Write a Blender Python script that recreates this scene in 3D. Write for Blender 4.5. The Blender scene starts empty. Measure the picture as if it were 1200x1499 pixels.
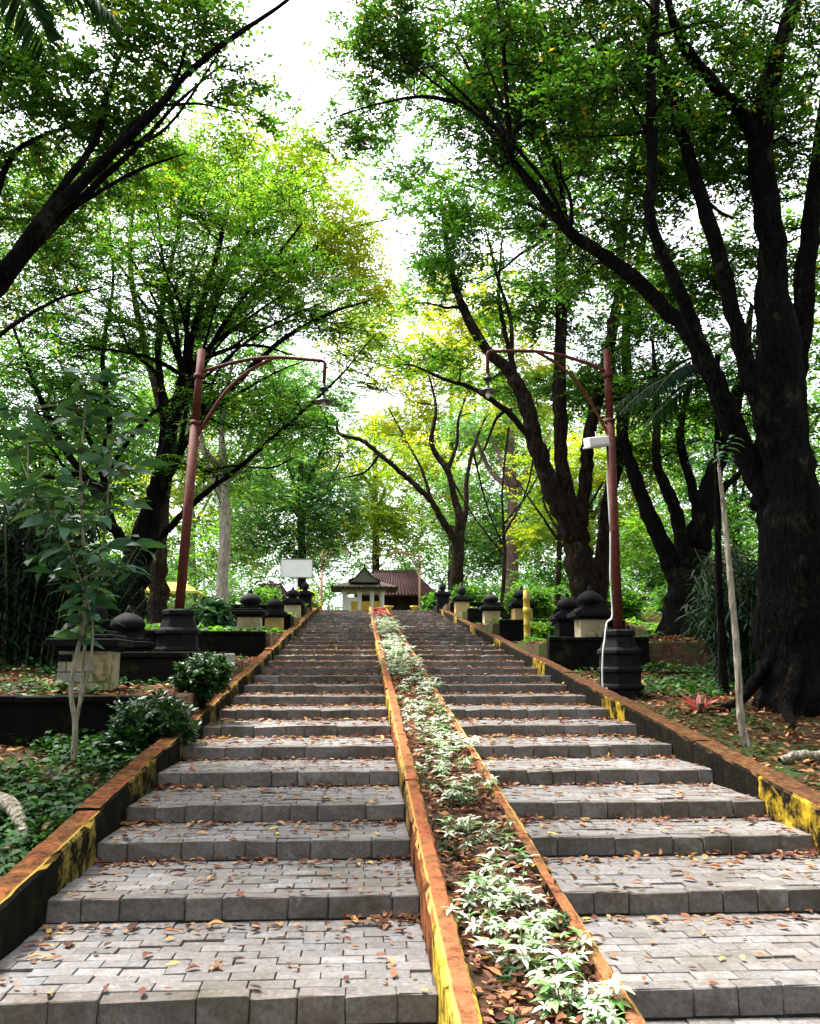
import bpy, bmesh, math, random
import numpy as np
from mathutils import Vector, Matrix

rng = np.random.default_rng(7)
random.seed(7)
SC = bpy.context.scene
COL = SC.collection
R = math.radians

# ------------------------------------------------------------------ camera
F_PX, W_PX, H_PX = 1294.0, 1200.0, 1499.0
PITCH, YAW, EYE = R(9.95), R(3.2), 1.64
cam_d = bpy.data.cameras.new("camera")
cam = bpy.data.objects.new("camera", cam_d)
COL.objects.link(cam)
cam.location = (0, 0, EYE)
cam.rotation_euler = (R(90) + PITCH, 0, -YAW)
cam_d.sensor_fit = 'VERTICAL'
cam_d.sensor_height = 36.0
cam_d.lens = 36.0 * F_PX / H_PX
cam_d.clip_start, cam_d.clip_end = 0.05, 2000
SC.camera = cam

# ------------------------------------------------------------------ sky, sun, exposure
SUN_DIR = Vector((-0.34, 0.26, 0.90)).normalized()
SUN_EL = math.asin(SUN_DIR.z)
SUN_AZ = math.atan2(SUN_DIR.x, SUN_DIR.y)
world = bpy.data.worlds.new("World")
SC.world = world
world.use_nodes = True
wn = world.node_tree
wn.nodes.clear()
sky = wn.nodes.new("ShaderNodeTexSky")
sky.sky_type = 'NISHITA'
sky.sun_disc = False
sky.sun_elevation = SUN_EL
sky.sun_rotation = SUN_AZ
sky.air_density, sky.dust_density, sky.ozone_density = 1.0, 4.0, 1.0
hsv = wn.nodes.new("ShaderNodeHueSaturation")
hsv.inputs["Saturation"].default_value = 0.22
bgn = wn.nodes.new("ShaderNodeBackground")
bgn.inputs["Strength"].default_value = 0.15
wo = wn.nodes.new("ShaderNodeOutputWorld")
wn.links.new(sky.outputs[0], hsv.inputs["Color"])
wn.links.new(hsv.outputs[0], bgn.inputs[0])
wn.links.new(bgn.outputs[0], wo.inputs[0])
sun_d = bpy.data.lights.new("sun", 'SUN')
sun_d.energy, sun_d.angle, sun_d.color = 2.2, R(14.0), (1.0, 0.95, 0.86)
sun = bpy.data.objects.new("sun", sun_d)
COL.objects.link(sun)
sun.location = (-20, -5, 40)
sun.rotation_euler = SUN_DIR.to_track_quat('Z', 'Y').to_euler()
SC.view_settings.view_transform = 'Standard'
SC.view_settings.look = 'None'
SC.view_settings.exposure = 2.5
SC.view_settings.gamma = 1.0
SC.view_settings.use_curve_mapping = False
SC.cycles.use_denoising = True
SC.cycles.max_bounces = 7
SC.cycles.diffuse_bounces = 3
SC.cycles.transmission_bounces = 4
SC.cycles.sample_clamp_indirect = 6.0

# ------------------------------------------------------------------ measuring helpers (photo pixel + distance -> point)
_fw = np.array([math.sin(YAW)*math.cos(PITCH), math.cos(YAW)*math.cos(PITCH), math.sin(PITCH)])
_rt = np.array([math.cos(YAW), -math.sin(YAW), 0.0])
_up = np.cross(_rt, _fw)
def at(px, py, Y):
    d = _fw + _rt*(px-600)/F_PX + _up*(749.5-py)/F_PX
    return np.array([0, 0, EYE]) + d*(Y/d[1])

# ------------------------------------------------------------------ object helpers
def tag(o, label=None, cat=None, group=None, kind=None):
    if label: o["label"] = label
    if cat: o["category"] = cat
    if group: o["group"] = group
    if kind: o["kind"] = kind
    return o
def empty(name, loc=(0, 0, 0), label=None, cat=None, group=None, rz=0.0):
    o = bpy.data.objects.new(name, None)
    o.empty_display_size = 0.2
    o.location = loc
    o.rotation_euler = (0, 0, rz)
    COL.objects.link(o)
    return tag(o, label, cat, group)
def link_mesh(name, me, parent=None, mat=None, loc=None, rot=None, scale=None):
    o = bpy.data.objects.new(name, me)
    COL.objects.link(o)
    if mat is not None and len(me.materials) == 0:
        me.materials.append(mat)
    if parent is not None: o.parent = parent
    if loc is not None: o.location = loc
    if rot is not None: o.rotation_euler = rot
    if scale is not None: o.scale = scale
    return o
def np_mesh(name, V, F, mat=None, tint=None, smooth=False, fmat=None):
    """V (n,3) and F (m,k), every face with k corners; tint: one value for each face."""
    V = np.asarray(V, dtype=np.float32); F = np.asarray(F, dtype=np.int32)
    me = bpy.data.meshes.new(name)
    m, k = F.shape
    me.vertices.add(len(V)); me.vertices.foreach_set("co", V.ravel())
    me.loops.add(m*k); me.loops.foreach_set("vertex_index", F.ravel())
    me.polygons.add(m)
    me.polygons.foreach_set("loop_start", np.arange(m, dtype=np.int32)*k)
    me.polygons.foreach_set("loop_total", np.full(m, k, dtype=np.int32))
    if smooth: me.polygons.foreach_set("use_smooth", np.ones(m, dtype=bool))
    if tint is not None:
        a = me.attributes.new("tint", 'FLOAT', 'FACE')
        a.data.foreach_set("value", np.asarray(tint, dtype=np.float32))
    if mat is not None:
        for mm in (mat if isinstance(mat, (list, tuple)) else [mat]): me.materials.append(mm)
    if fmat is not None: me.polygons.foreach_set("material_index", np.asarray(fmat, dtype=np.int32))
    me.update(calc_edges=True)
    return me

class MB:
    """collects simple solids into one mesh"""
    def __init__(self): self.v, self.f, self.s = [], [], []
    def add(self, v, f, smooth=False):
        b = len(self.v); self.v += [tuple(p) for p in v]
        self.f += [tuple(i+b for i in q) for q in f]; self.s += [smooth]*len(f)
    def box(self, x0, x1, y0, y1, z0, z1, M=None):
        v = [(x0,y0,z0),(x1,y0,z0),(x1,y1,z0),(x0,y1,z0),(x0,y0,z1),(x1,y0,z1),(x1,y1,z1),(x0,y1,z1)]
        if M is not None: v = [tuple(M @ Vector(p)) for p in v]
        self.add(v, [(0,3,2,1),(4,5,6,7),(0,1,5,4),(1,2,6,5),(2,3,7,6),(3,0,4,7)])
    def tube(self, pts, rad, n=8, caps=True):
        V, F = tube_np(np.array(pts, float), np.array(rad, float) if not np.isscalar(rad) else np.full(len(pts), rad), n)
        self.add(V, F.tolist(), True)
        if caps:
            b = len(self.v) - len(V)
            self.f += [tuple(b+i for i in range(n))[::-1], tuple(b+len(V)-n+i for i in range(n))]; self.s += [False, False]
    def lathe(self, prof, n=16, c=(0, 0, 0), square=False):
        v, f = [], []
        for r, z in prof:
            for i in range(n):
                a = 2*math.pi*(i+0.5)/n
                v.append((c[0]+r*math.cos(a), c[1]+r*math.sin(a), c[2]+z))
        for j in range(len(prof)-1):
            for i in range(n):
                f.append((j*n+i, j*n+(i+1) % n, (j+1)*n+(i+1) % n, (j+1)*n+i))
        f.append(tuple(range(n))[::-1]); f.append(tuple((len(prof)-1)*n+i for i in range(n)))
        self.add(v, f, not square)
    def build(self, name, mat, parent=None, loc=None, rot=None, bevel=0.0):
        me = bpy.data.meshes.new(name)
        me.from_pydata(self.v, [], self.f)
        me.polygons.foreach_set("use_smooth", self.s)
        me.materials.append(mat); me.update()
        if bevel > 0:
            bm = bmesh.new(); bm.from_mesh(me)
            bmesh.ops.bevel(bm, geom=[e for e in bm.edges if len(e.link_faces) == 2 and e.calc_face_angle(0) > 0.6],
                            offset=bevel, segments=1, affect='EDGES', clamp_overlap=True)
            bm.to_mesh(me); bm.free()
        return link_mesh(name, me, parent, None, loc, rot)

def tube_np(P, rad, n=6):
    """open tube along points P with radius rad at each"""
    k = len(P)
    T = np.gradient(P, axis=0)
    T /= np.linalg.norm(T, axis=1, keepdims=True) + 1e-9
    ref = np.array([0, 0, 1.0]) if abs(T[:, 2]).mean() < 0.85 else np.array([1.0, 0.1, 0])
    A = np.cross(T, ref); A /= np.linalg.norm(A, axis=1, keepdims=True) + 1e-9
    B = np.cross(T, A)
    a = 2*np.pi*np.arange(n)/n
    V = P[:, None, :] + rad[:, None, None]*(np.cos(a)[None, :, None]*A[:, None, :] + np.sin(a)[None, :, None]*B[:, None, :])
    V = V.reshape(-1, 3)
    i = np.arange(n); j = np.arange(k-1)
    f0 = (j[:, None]*n + i[None, :]); f1 = (j[:, None]*n + (i[None, :]+1) % n)
    F = np.stack([f0, f1, f1+n, f0+n], axis=-1).reshape(-1, 4)
    return V, F

def smooth_path(pts, sub=5):
    """Catmull-Rom through (x,y,z,r) rows"""
    P = np.asarray(pts, float)
    if len(P) < 3:
        t = np.linspace(0, 1, sub+1)[:, None]
        return P[0]*(1-t) + P[-1]*t
    Q = np.vstack([2*P[0]-P[1], P, 2*P[-1]-P[-2]])
    out = []
    for i in range(1, len(Q)-2):
        p0, p1, p2, p3 = Q[i-1], Q[i], Q[i+1], Q[i+2]
        for t in np.linspace(0, 1, sub, endpoint=False):
            out.append(0.5*((2*p1)+(-p0+p2)*t+(2*p0-5*p1+4*p2-p3)*t*t+(-p0+3*p1-3*p2+p3)*t**3))
    out.append(P[-1])
    out = np.array(out); out[:, 3] = np.maximum(out[:, 3], 0.003)
    return out

# ------------------------------------------------------------------ materials
def new_mat(name):
    m = bpy.data.materials.new(name); m.use_nodes = True
    nt = m.node_tree; nt.nodes.clear()
    out = nt.nodes.new("ShaderNodeOutputMaterial")
    return m, nt, out
def N(nt, typ, **kw):
    n = nt.nodes.new(typ)
    for k, v in kw.items():
        if k.startswith("_"): setattr(n, k[1:], v)
        else: n.inputs[k.replace("__", " ")].default_value = v
    return n
def ramp(nt, fac, stops, interp='LINEAR'):
    r = nt.nodes.new("ShaderNodeValToRGB"); r.color_ramp.interpolation = interp
    e = r.color_ramp.elements
    while len(e) > 1: e.remove(e[-1])
    e[0].position, e[0].color = stops[0][0], (*stops[0][1], 1)
    for p, c in stops[1:]:
        q = e.new(p); q.color = (*c, 1)
    if fac is not None: nt.links.new(fac, r.inputs[0])
    return r.outputs[0]
def mix(nt, fac, a, b, blend='MIX'):
    n = nt.nodes.new("ShaderNodeMix"); n.data_type = 'RGBA'; n.blend_type = blend
    for s, v in ((n.inputs[0], fac), (n.inputs[6], a), (n.inputs[7], b)):
        if hasattr(v, "is_output"): nt.links.new(v, s)
        elif isinstance(v, (int, float)): s.default_value = v
        else: s.default_value = (*v, 1)
    return n.outputs[2]
def coords(nt, kind="Object", scale=(1, 1, 1)):
    if kind == "World":
        g = nt.nodes.new("ShaderNodeNewGeometry"); src = g.outputs["Position"]
    else:
        g = nt.nodes.new("ShaderNodeTexCoord"); src = g.outputs[kind]
    mp = nt.nodes.new("ShaderNodeMapping"); mp.inputs["Scale"].default_value = scale
    nt.links.new(src, mp.inputs[0])
    return mp.outputs[0]
def noise(nt, vec, scale, detail=5, rough=0.6, dist=0.0):
    n = N(nt, "ShaderNodeTexNoise", Scale=scale, Detail=detail, Roughness=rough, Distortion=dist)
    nt.links.new(vec, n.inputs["Vector"])
    return n.outputs[0]
def bump(nt, h, strength=0.4, dist=0.01):
    b = N(nt, "ShaderNodeBump", Strength=strength, Distance=dist)
    nt.links.new(h, b.inputs["Height"])
    return b.outputs[0]
def math_n(nt, op, a, b=None, clamp=False):
    n = nt.nodes.new("ShaderNodeMath"); n.operation = op; n.use_clamp = clamp
    for s, v in zip(n.inputs, (a, b)):
        if v is None: continue
        if hasattr(v, "is_output"): nt.links.new(v, s)
        else: s.default_value = v
    return n.outputs[0]
def principled(nt, out, col, rough=0.8, spec=0.3, normal=None, metal=0.0):
    p = nt.nodes.new("ShaderNodeBsdfPrincipled")
    if hasattr(col, "is_output"): nt.links.new(col, p.inputs["Base Color"])
    else: p.inputs["Base Color"].default_value = (*col, 1)
    if hasattr(rough, "is_output"): nt.links.new(rough, p.inputs["Roughness"])
    else: p.inputs["Roughness"].default_value = rough
    p.inputs["Specular IOR Level"].default_value = spec
    p.inputs["Metallic"].default_value = metal
    if normal is not None: nt.links.new(normal, p.inputs["Normal"])
    if out is not None: nt.links.new(p.outputs[0], out.inputs[0])
    return p

def leaf_mat(name, stops, trans=0.4, rough=0.5, spec=0.3, warm=(1.7, 1.45, 0.5)):
    m, nt, out = new_mat(name)
    a = nt.nodes.new("ShaderNodeAttribute"); a.attribute_name = "tint"
    c = ramp(nt, a.outputs["Fac"], stops)
    p = principled(nt, None, c, rough, spec)
    t = nt.nodes.new("ShaderNodeBsdfTranslucent")
    nt.links.new(mix(nt, 1.0, c, warm, 'MULTIPLY'), t.inputs[0])
    mx = nt.nodes.new("ShaderNodeMixShader"); mx.inputs[0].default_value = trans
    nt.links.new(p.outputs[0], mx.inputs[1]); nt.links.new(t.outputs[0], mx.inputs[2])
    nt.links.new(mx.outputs[0], out.inputs[0])
    return m
def plain(name, col, rough=0.7, spec=0.3, var=0.25, scale=6.0, bstr=0.25, bdist=0.005, stain=None, metal=0.0, kind="Object"):
    m, nt, out = new_mat(name)
    v = coords(nt, kind)
    n1 = noise(nt, v, scale, 6, 0.65)
    lo = tuple(c*(1-var) for c in col); hi = tuple(min(1, c*(1+var)) for c in col)
    c = ramp(nt, n1, [(0.3, lo), (0.7, hi)])
    if stain:
        n2 = noise(nt, v, scale*0.45, 5, 0.7, 0.4)
        msk = ramp(nt, n2, [(stain[1], (0, 0, 0)), (stain[1]+0.12, (1, 1, 1))])
        c = mix(nt, msk, c, stain[0])
    n3 = noise(nt, v, scale*7, 4, 0.7)
    principled(nt, out, c, rough, spec, bump(nt, n3, bstr, bdist), metal)
    return m
def bark_mat(name, lo, hi, lichen=None, sc=1.0):
    m, nt, out = new_mat(name)
    v = coords(nt, "World", (sc, sc, sc*0.22))
    n1 = noise(nt, v, 14, 6, 0.7, 0.3)
    c = ramp(nt, n1, [(0.36, lo), (0.66, hi)])
    if lichen:
        v2 = coords(nt, "World", (1, 1, 0.6))
        c = mix(nt, ramp(nt, noise(nt, v2, 3.2, 6, 0.75), [(0.56, (0, 0, 0)), (0.66, (0.9, 0.9, 0.9))]), c, lichen)
    w = N(nt, "ShaderNodeTexVoronoi", Scale=26.0)
    nt.links.new(v, w.inputs["Vector"])
    h = math_n(nt, 'ADD', w.outputs["Distance"], n1)
    principled(nt, out, c, 0.95, 0.06, bump(nt, h, 1.0, 0.05))
    return m

M = {}
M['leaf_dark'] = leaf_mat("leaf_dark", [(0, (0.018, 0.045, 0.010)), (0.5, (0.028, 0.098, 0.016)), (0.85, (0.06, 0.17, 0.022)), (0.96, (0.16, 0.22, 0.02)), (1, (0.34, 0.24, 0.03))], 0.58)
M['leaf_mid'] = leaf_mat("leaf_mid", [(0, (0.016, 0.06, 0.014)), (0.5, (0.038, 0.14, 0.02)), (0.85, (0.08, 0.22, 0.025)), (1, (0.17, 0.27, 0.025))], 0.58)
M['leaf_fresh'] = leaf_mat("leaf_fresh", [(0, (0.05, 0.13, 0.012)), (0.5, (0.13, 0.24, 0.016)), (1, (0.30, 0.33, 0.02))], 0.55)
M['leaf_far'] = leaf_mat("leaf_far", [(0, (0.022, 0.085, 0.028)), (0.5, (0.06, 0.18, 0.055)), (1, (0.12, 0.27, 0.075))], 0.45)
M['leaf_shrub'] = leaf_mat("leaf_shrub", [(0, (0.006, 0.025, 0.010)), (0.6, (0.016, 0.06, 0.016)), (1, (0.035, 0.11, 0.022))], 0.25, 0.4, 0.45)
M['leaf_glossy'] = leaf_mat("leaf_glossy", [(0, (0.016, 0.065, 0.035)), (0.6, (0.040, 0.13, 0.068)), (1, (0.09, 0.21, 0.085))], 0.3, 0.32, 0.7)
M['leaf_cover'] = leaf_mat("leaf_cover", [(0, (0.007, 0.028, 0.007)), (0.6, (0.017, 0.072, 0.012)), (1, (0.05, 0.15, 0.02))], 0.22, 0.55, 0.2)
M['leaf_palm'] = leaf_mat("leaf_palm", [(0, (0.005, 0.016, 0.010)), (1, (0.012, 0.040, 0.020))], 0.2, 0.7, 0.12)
M['leaf_white'] = leaf_mat("leaf_white", [(0, (0.10, 0.24, 0.05)), (0.22, (0.22, 0.36, 0.14)), (0.40, (0.46, 0.53, 0.40)), (1, (0.66, 0.70, 0.60))], 0.3, 0.5, 0.3, (1, 1.0, 0.9))
M['leaf_red'] = leaf_mat("leaf_red", [(0, (0.16, 0.02, 0.02)), (0.6, (0.36, 0.05, 0.04)), (1, (0.45, 0.16, 0.10))], 0.3, 0.5, 0.3, (1.1, 0.9, 0.8))
M['dry_leaf'] = leaf_mat("dry_leaf", [(0, (0.035, 0.015, 0.010)), (0.35, (0.12, 0.045, 0.026)), (0.62, (0.24, 0.10, 0.05)), (0.85, (0.38, 0.22, 0.09)), (1, (0.52, 0.37, 0.06))], 0.15, 0.7, 0.2, (1.1, 1, 0.7))
M['bark_dark'] = bark_mat("bark_dark", (0.002, 0.0017, 0.0016), (0.0085, 0.0068, 0.006), (0.032, 0.028, 0.020))
M['bark_brown'] = bark_mat("bark_brown", (0.005, 0.0035, 0.003), (0.034, 0.022, 0.015), (0.085, 0.062, 0.04))
M['bark_red'] = bark_mat("bark_red", (0.10, 0.06, 0.055), (0.24, 0.16, 0.14))
M['bark_pale'] = bark_mat("bark_pale", (0.20, 0.17, 0.13), (0.46, 0.42, 0.34), (0.09, 0.08, 0.06))
M['bark_grey'] = bark_mat("bark_grey", (0.09, 0.08, 0.065), (0.26, 0.24, 0.20), (0.035, 0.03, 0.025))
M['root'] = bark_mat("root", (0.018, 0.014, 0.010), (0.085, 0.065, 0.04), (0.10, 0.10, 0.04))
M['twig'] = plain("twig", (0.20, 0.20, 0.10), 0.8)
M['black_stone'] = plain("black_stone", (0.005, 0.005, 0.0065), 0.8, 0.15, 0.5, 9, 0.5, 0.006, ((0.012, 0.015, 0.011), 0.62))
M['black_wall'] = plain("black_wall", (0.006, 0.0055, 0.005), 0.9, 0.1, 0.5, 4, 0.6, 0.01, ((0.022, 0.026, 0.010), 0.58), kind="World")
M['brown_wall'] = plain("brown_wall", (0.11, 0.075, 0.05), 0.85, 0.2, 0.4, 5, 0.6, 0.01, ((0.05, 0.06, 0.022), 0.58), kind="World")
M['cream_block'] = plain("cream_block", (0.40, 0.35, 0.22), 0.8, 0.2, 0.25, 7, 0.4, 0.006, ((0.13, 0.12, 0.03), 0.50))
M['ochre_block'] = plain("ochre_block", (0.42, 0.29, 0.12), 0.8, 0.2, 0.25, 7, 0.4, 0.006, ((0.12, 0.10, 0.03), 0.56))
M['rust_paint'] = plain("rust_paint", (0.085, 0.019, 0.013), 0.7, 0.2, 0.4, 14, 0.4, 0.004, ((0.17, 0.06, 0.035), 0.60))
M['pale_rust'] = plain("pale_rust", (0.42, 0.20, 0.13), 0.6, 0.3, 0.25, 14, 0.3, 0.003)
M['dark_metal'] = plain("dark_metal", (0.012, 0.013, 0.013), 0.45, 0.5, 0.3, 20, 0.1, 0.001)
M['shade_metal'] = plain("shade_metal", (0.04, 0.045, 0.04), 0.4, 0.5, 0.3, 20, 0.1, 0.001)
M['white_paint'] = plain("white_paint", (0.84, 0.84, 0.82), 0.6, 0.3, 0.06, 5, 0.1, 0.002)
M['grey_paint'] = plain("grey_paint", (0.42, 0.43, 0.43), 0.5, 0.4, 0.1, 8, 0.1, 0.002)
M['bulb'] = plain("bulb", (0.78, 0.80, 0.80), 0.15, 0.6, 0.03, 5, 0.0, 0.001)
M['cable'] = plain("cable", (0.66, 0.66, 0.64), 0.5, 0.3, 0.1, 5, 0.0, 0.001)
M['bamboo'] = plain("bamboo", (0.44, 0.30, 0.03), 0.5, 0.4, 0.3, 9, 0.2, 0.002, ((0.16, 0.12, 0.03), 0.62))
M['wood_pale'] = plain("wood_pale", (0.42, 0.34, 0.27), 0.8, 0.2, 0.2, 6, 0.3, 0.003)
M['grey_stone'] = plain("grey_stone", (0.28, 0.27, 0.25), 0.85, 0.2, 0.25, 7, 0.5, 0.006)
M['roof_tile'] = plain("roof_tile", (0.045, 0.018, 0.020), 0.8, 0.2, 0.45, 3, 0.3, 0.01, ((0.17, 0.09, 0.09), 0.60))
M['roof_dark'] = plain("roof_dark", (0.075, 0.055, 0.045), 0.8, 0.2, 0.35, 5, 0.3, 0.006, ((0.16, 0.13, 0.07), 0.55))
M['yellow_paint'] = plain("yellow_paint", (0.58, 0.40, 0.04), 0.6, 0.3, 0.15, 5, 0.1, 0.002)
M['red_paint'] = plain("red_paint", (0.42, 0.025, 0.02), 0.6, 0.3, 0.15, 5, 0.1, 0.002)
M['dark_wood'] = plain("dark_wood", (0.035, 0.022, 0.016), 0.8, 0.2, 0.3, 6, 0.3, 0.003)
M['cream_wall'] = plain("cream_wall", (0.52, 0.48, 0.36), 0.85, 0.2, 0.12, 3, 0.2, 0.004)
M['pinkish'] = plain("pinkish", (0.30, 0.045, 0.035), 0.5, 0.3, 0.3, 9, 0.1, 0.002)

def concrete_mat(name, use_obj, darker=False):
    """paving block: grey, each block of its own tone, worn and stained in patches"""
    m, nt, out = new_mat(name)
    if use_obj:
        o = nt.nodes.new("ShaderNodeObjectInfo"); rnd = o.outputs["Random"]
    else:
        a = nt.nodes.new("ShaderNodeAttribute"); a.attribute_name = "tint"; rnd = a.outputs["Fac"]
    base = ramp(nt, rnd, [(0, (0.125, 0.12, 0.124)), (0.25, (0.16, 0.154, 0.159)), (0.85, (0.19, 0.183, 0.188)), (1, (0.25, 0.242, 0.242))])
    v = coords(nt, "World")
    n1 = noise(nt, v, 3.0, 6, 0.7)
    c = mix(nt, ramp(nt, n1, [(0.38, (0, 0, 0)), (0.72, (0.75, 0.75, 0.75))]), base, (0.13, 0.105, 0.085))
    n2 = noise(nt, v, 38, 5, 0.75)
    c = mix(nt, 0.75, c, ramp(nt, n2, [(0.3, (0.45, 0.45, 0.45)), (0.7, (1.35, 1.35, 1.35))]), 'MULTIPLY')
    n4 = noise(nt, v, 1.7, 5, 0.7)
    c = mix(nt, ramp(nt, n4, [(0.56, (0, 0, 0)), (0.70, (0.7, 0.7, 0.7))]), c, (0.055, 0.055, 0.03))
    n5 = noise(nt, v, 9, 7, 0.8, 0.5)
    c = mix(nt, ramp(nt, n5, [(0.57, (0, 0, 0)), (0.68, (0.75, 0.75, 0.75))]), c, (0.085, 0.072, 0.058))
    c = mix(nt, ramp(nt, n5, [(0.30, (0.55, 0.55, 0.55)), (0.40, (0, 0, 0))]), c, (0.40, 0.38, 0.34))
    if darker:  # edge blocks: slightly darker tone with brown stains in patches
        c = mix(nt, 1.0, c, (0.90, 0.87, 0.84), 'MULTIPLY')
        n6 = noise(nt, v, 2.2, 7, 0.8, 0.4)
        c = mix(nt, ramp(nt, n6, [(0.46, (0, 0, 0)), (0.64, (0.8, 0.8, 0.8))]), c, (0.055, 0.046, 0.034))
    else:
        n6 = noise(nt, v, 0.9, 7, 0.8, 0.4)
        c = mix(nt, ramp(nt, n6, [(0.48, (0, 0, 0)), (0.66, (0.65, 0.65, 0.65))]), c, (0.085, 0.07, 0.055))
    principled(nt, out, c, 0.85, 0.2, bump(nt, n2, 0.5, 0.006))
    return m
M['paver'] = concrete_mat("paver", True)
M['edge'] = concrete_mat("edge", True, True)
M['paver_far'] = concrete_mat("paver_far", False)
M['mortar'] = plain("mortar", (0.075, 0.066, 0.058), 0.95, 0.1, 0.4, 20, 0.6, 0.008, ((0.14, 0.125, 0.11), 0.60), kind="World")

def kerb_mat(name, period, phase, top_col, side_a, side_b, side_c, moss, topmoss, rim_x=None, rim_col=(0.5, 0.36, 0.04)):
    """old kerb: painted top with a painted rim, sides painted in lengths of several colours, flaking, with moss and black grime in patches"""
    m, nt, out = new_mat(name)
    g = nt.nodes.new("ShaderNodeNewGeometry")
    sepn = nt.nodes.new("ShaderNodeSeparateXYZ"); nt.links.new(g.outputs["True Normal"], sepn.inputs[0])
    sepp = nt.nodes.new("ShaderNodeSeparateXYZ"); nt.links.new(g.outputs["Position"], sepp.inputs[0])
    v = coords(nt, "World")
    warp = noise(nt, v, 2.4, 4, 0.7)
    y = math_n(nt, 'ADD', sepp.outputs[1], math_n(nt, 'MULTIPLY', warp, 0.5))
    ph = math_n(nt, 'FRACT', math_n(nt, 'DIVIDE', math_n(nt, 'ADD', y, phase), period))
    band = ramp(nt, ph, [(0, side_a), (0.22, side_b), (0.48, side_c), (0.72, side_b)], 'CONSTANT')
    n1 = noise(nt, v, 4.5, 7, 0.75, 0.3)
    flake = ramp(nt, n1, [(0.46-moss*0.24, (0, 0, 0)), (0.64-moss*0.24, (1, 1, 1))])
    grime = ramp(nt, noise(nt, v, 7, 6, 0.75), [(0.3, (0.0025, 0.002, 0.0018)), (0.52, (0.008, 0.006, 0.004)), (0.66, (0.016, 0.018, 0.006)), (0.8, (0.07, 0.062, 0.014))])
    side = mix(nt, flake, band, grime)
    n2 = noise(nt, v, 5.5, 8, 0.8, 0.6)
    tflake = ramp(nt, n2, [(0.54-topmoss*0.25, (0, 0, 0)), (0.70-topmoss*0.25, (0.92, 0.92, 0.92))])
    tvar = mix(nt, ramp(nt, noise(nt, v, 1.6, 6, 0.75), [(0.4, (0, 0, 0)), (0.65, (1, 1, 1))]), top_col, tuple(c*f for c, f in zip(top_col, (0.75, 1.25, 0.9))))
    dirt = ramp(nt, noise(nt, v, 13, 6, 0.75), [(0.34, (0.010, 0.007, 0.005)), (0.48, (0.045, 0.020, 0.011)), (0.60, (0.09, 0.05, 0.016)), (0.74, (0.16, 0.12, 0.03))])
    top = mix(nt, tflake, tvar, dirt)
    isup = ramp(nt, sepn.outputs[2], [(0.70, (0, 0, 0)), (0.80, (1, 1, 1))])
    c = mix(nt, isup, side, top)
    if rim_x is not None:
        dx = math_n(nt, 'ABSOLUTE', math_n(nt, 'SUBTRACT', sepp.outputs[0], rim_x))
        dx = math_n(nt, 'ADD', dx, math_n(nt, 'MULTIPLY', math_n(nt, 'SUBTRACT', noise(nt, v, 9, 6, 0.8), 0.5), 0.03))
        rm = ramp(nt, dx, [(0.014, (0.85, 0.85, 0.85)), (0.020, (0, 0, 0))])
        rm = mix(nt, isup, (0, 0, 0), rm)
        c = mix(nt, rm, c, rim_col)
    h = math_n(nt, 'ADD', noise(nt, v, 30, 5, 0.7), n1)
    principled(nt, out, c, 0.92, 0.06, bump(nt, h, 0.8, 0.015))
    return m
M['kerb_left'] = kerb_mat("kerb_left", 3.4, 1.1, (0.25, 0.066, 0.026), (0.34, 0.26, 0.06), (0.006, 0.006, 0.004), (0.20, 0.15, 0.028), 0.48, 0.66, -1.730, (0.30, 0.20, 0.035))
M['kerb_right'] = kerb_mat("kerb_right", 4.6, -1.62, (0.24, 0.065, 0.026), (0.47, 0.31, 0.022), (0.0045, 0.0035, 0.0025), (0.012, 0.009, 0.004), 0.36, 1.05, None)
M['kerb_mid_l'] = kerb_mat("kerb_mid_l", 8.0, -2.9, (0.31, 0.092, 0.046), (0.58, 0.42, 0.05), (0.30, 0.105, 0.045), (0.32, 0.20, 0.055), 0.2, 0.30, 0.366, (0.42, 0.25, 0.07))
M['kerb_mid_r'] = kerb_mat("kerb_mid_r", 3.8, 0.4, (0.30, 0.095, 0.048), (0.34, 0.22, 0.045), (0.22, 0.08, 0.036), (0.12, 0.07, 0.03), 0.5, 0.4, 1.118, (0.36, 0.24, 0.07))

def ground_mat():
    m, nt, out = new_mat("ground")
    v = coords(nt, "World")
    n1 = noise(nt, v, 0.55, 6, 0.7)
    n2 = noise(nt, v, 9, 7, 0.8)
    n3 = noise(nt, v, 30, 5, 0.8)
    soil = ramp(nt, n2, [(0.32, (0.018, 0.011, 0.007)), (0.5, (0.048, 0.027, 0.016)), (0.68, (0.11, 0.058, 0.034))])
    green = ramp(nt, n3, [(0.35, (0.014, 0.03, 0.008)), (0.65, (0.05, 0.085, 0.02))])
    c = mix(nt, ramp(nt, n1, [(0.47, (0, 0, 0)), (0.60, (1, 1, 1))]), soil, green)
    principled(nt, out, c, 0.95, 0.1, bump(nt, math_n(nt, 'ADD', n2, n3), 0.9, 0.03))
    return m
M['ground'] = ground_mat()
M['soil'] = plain("soil", (0.065, 0.036, 0.022), 0.95, 0.1, 0.6, 14, 0.9, 0.02, ((0.15, 0.07, 0.045), 0.55), kind="World")

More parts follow.
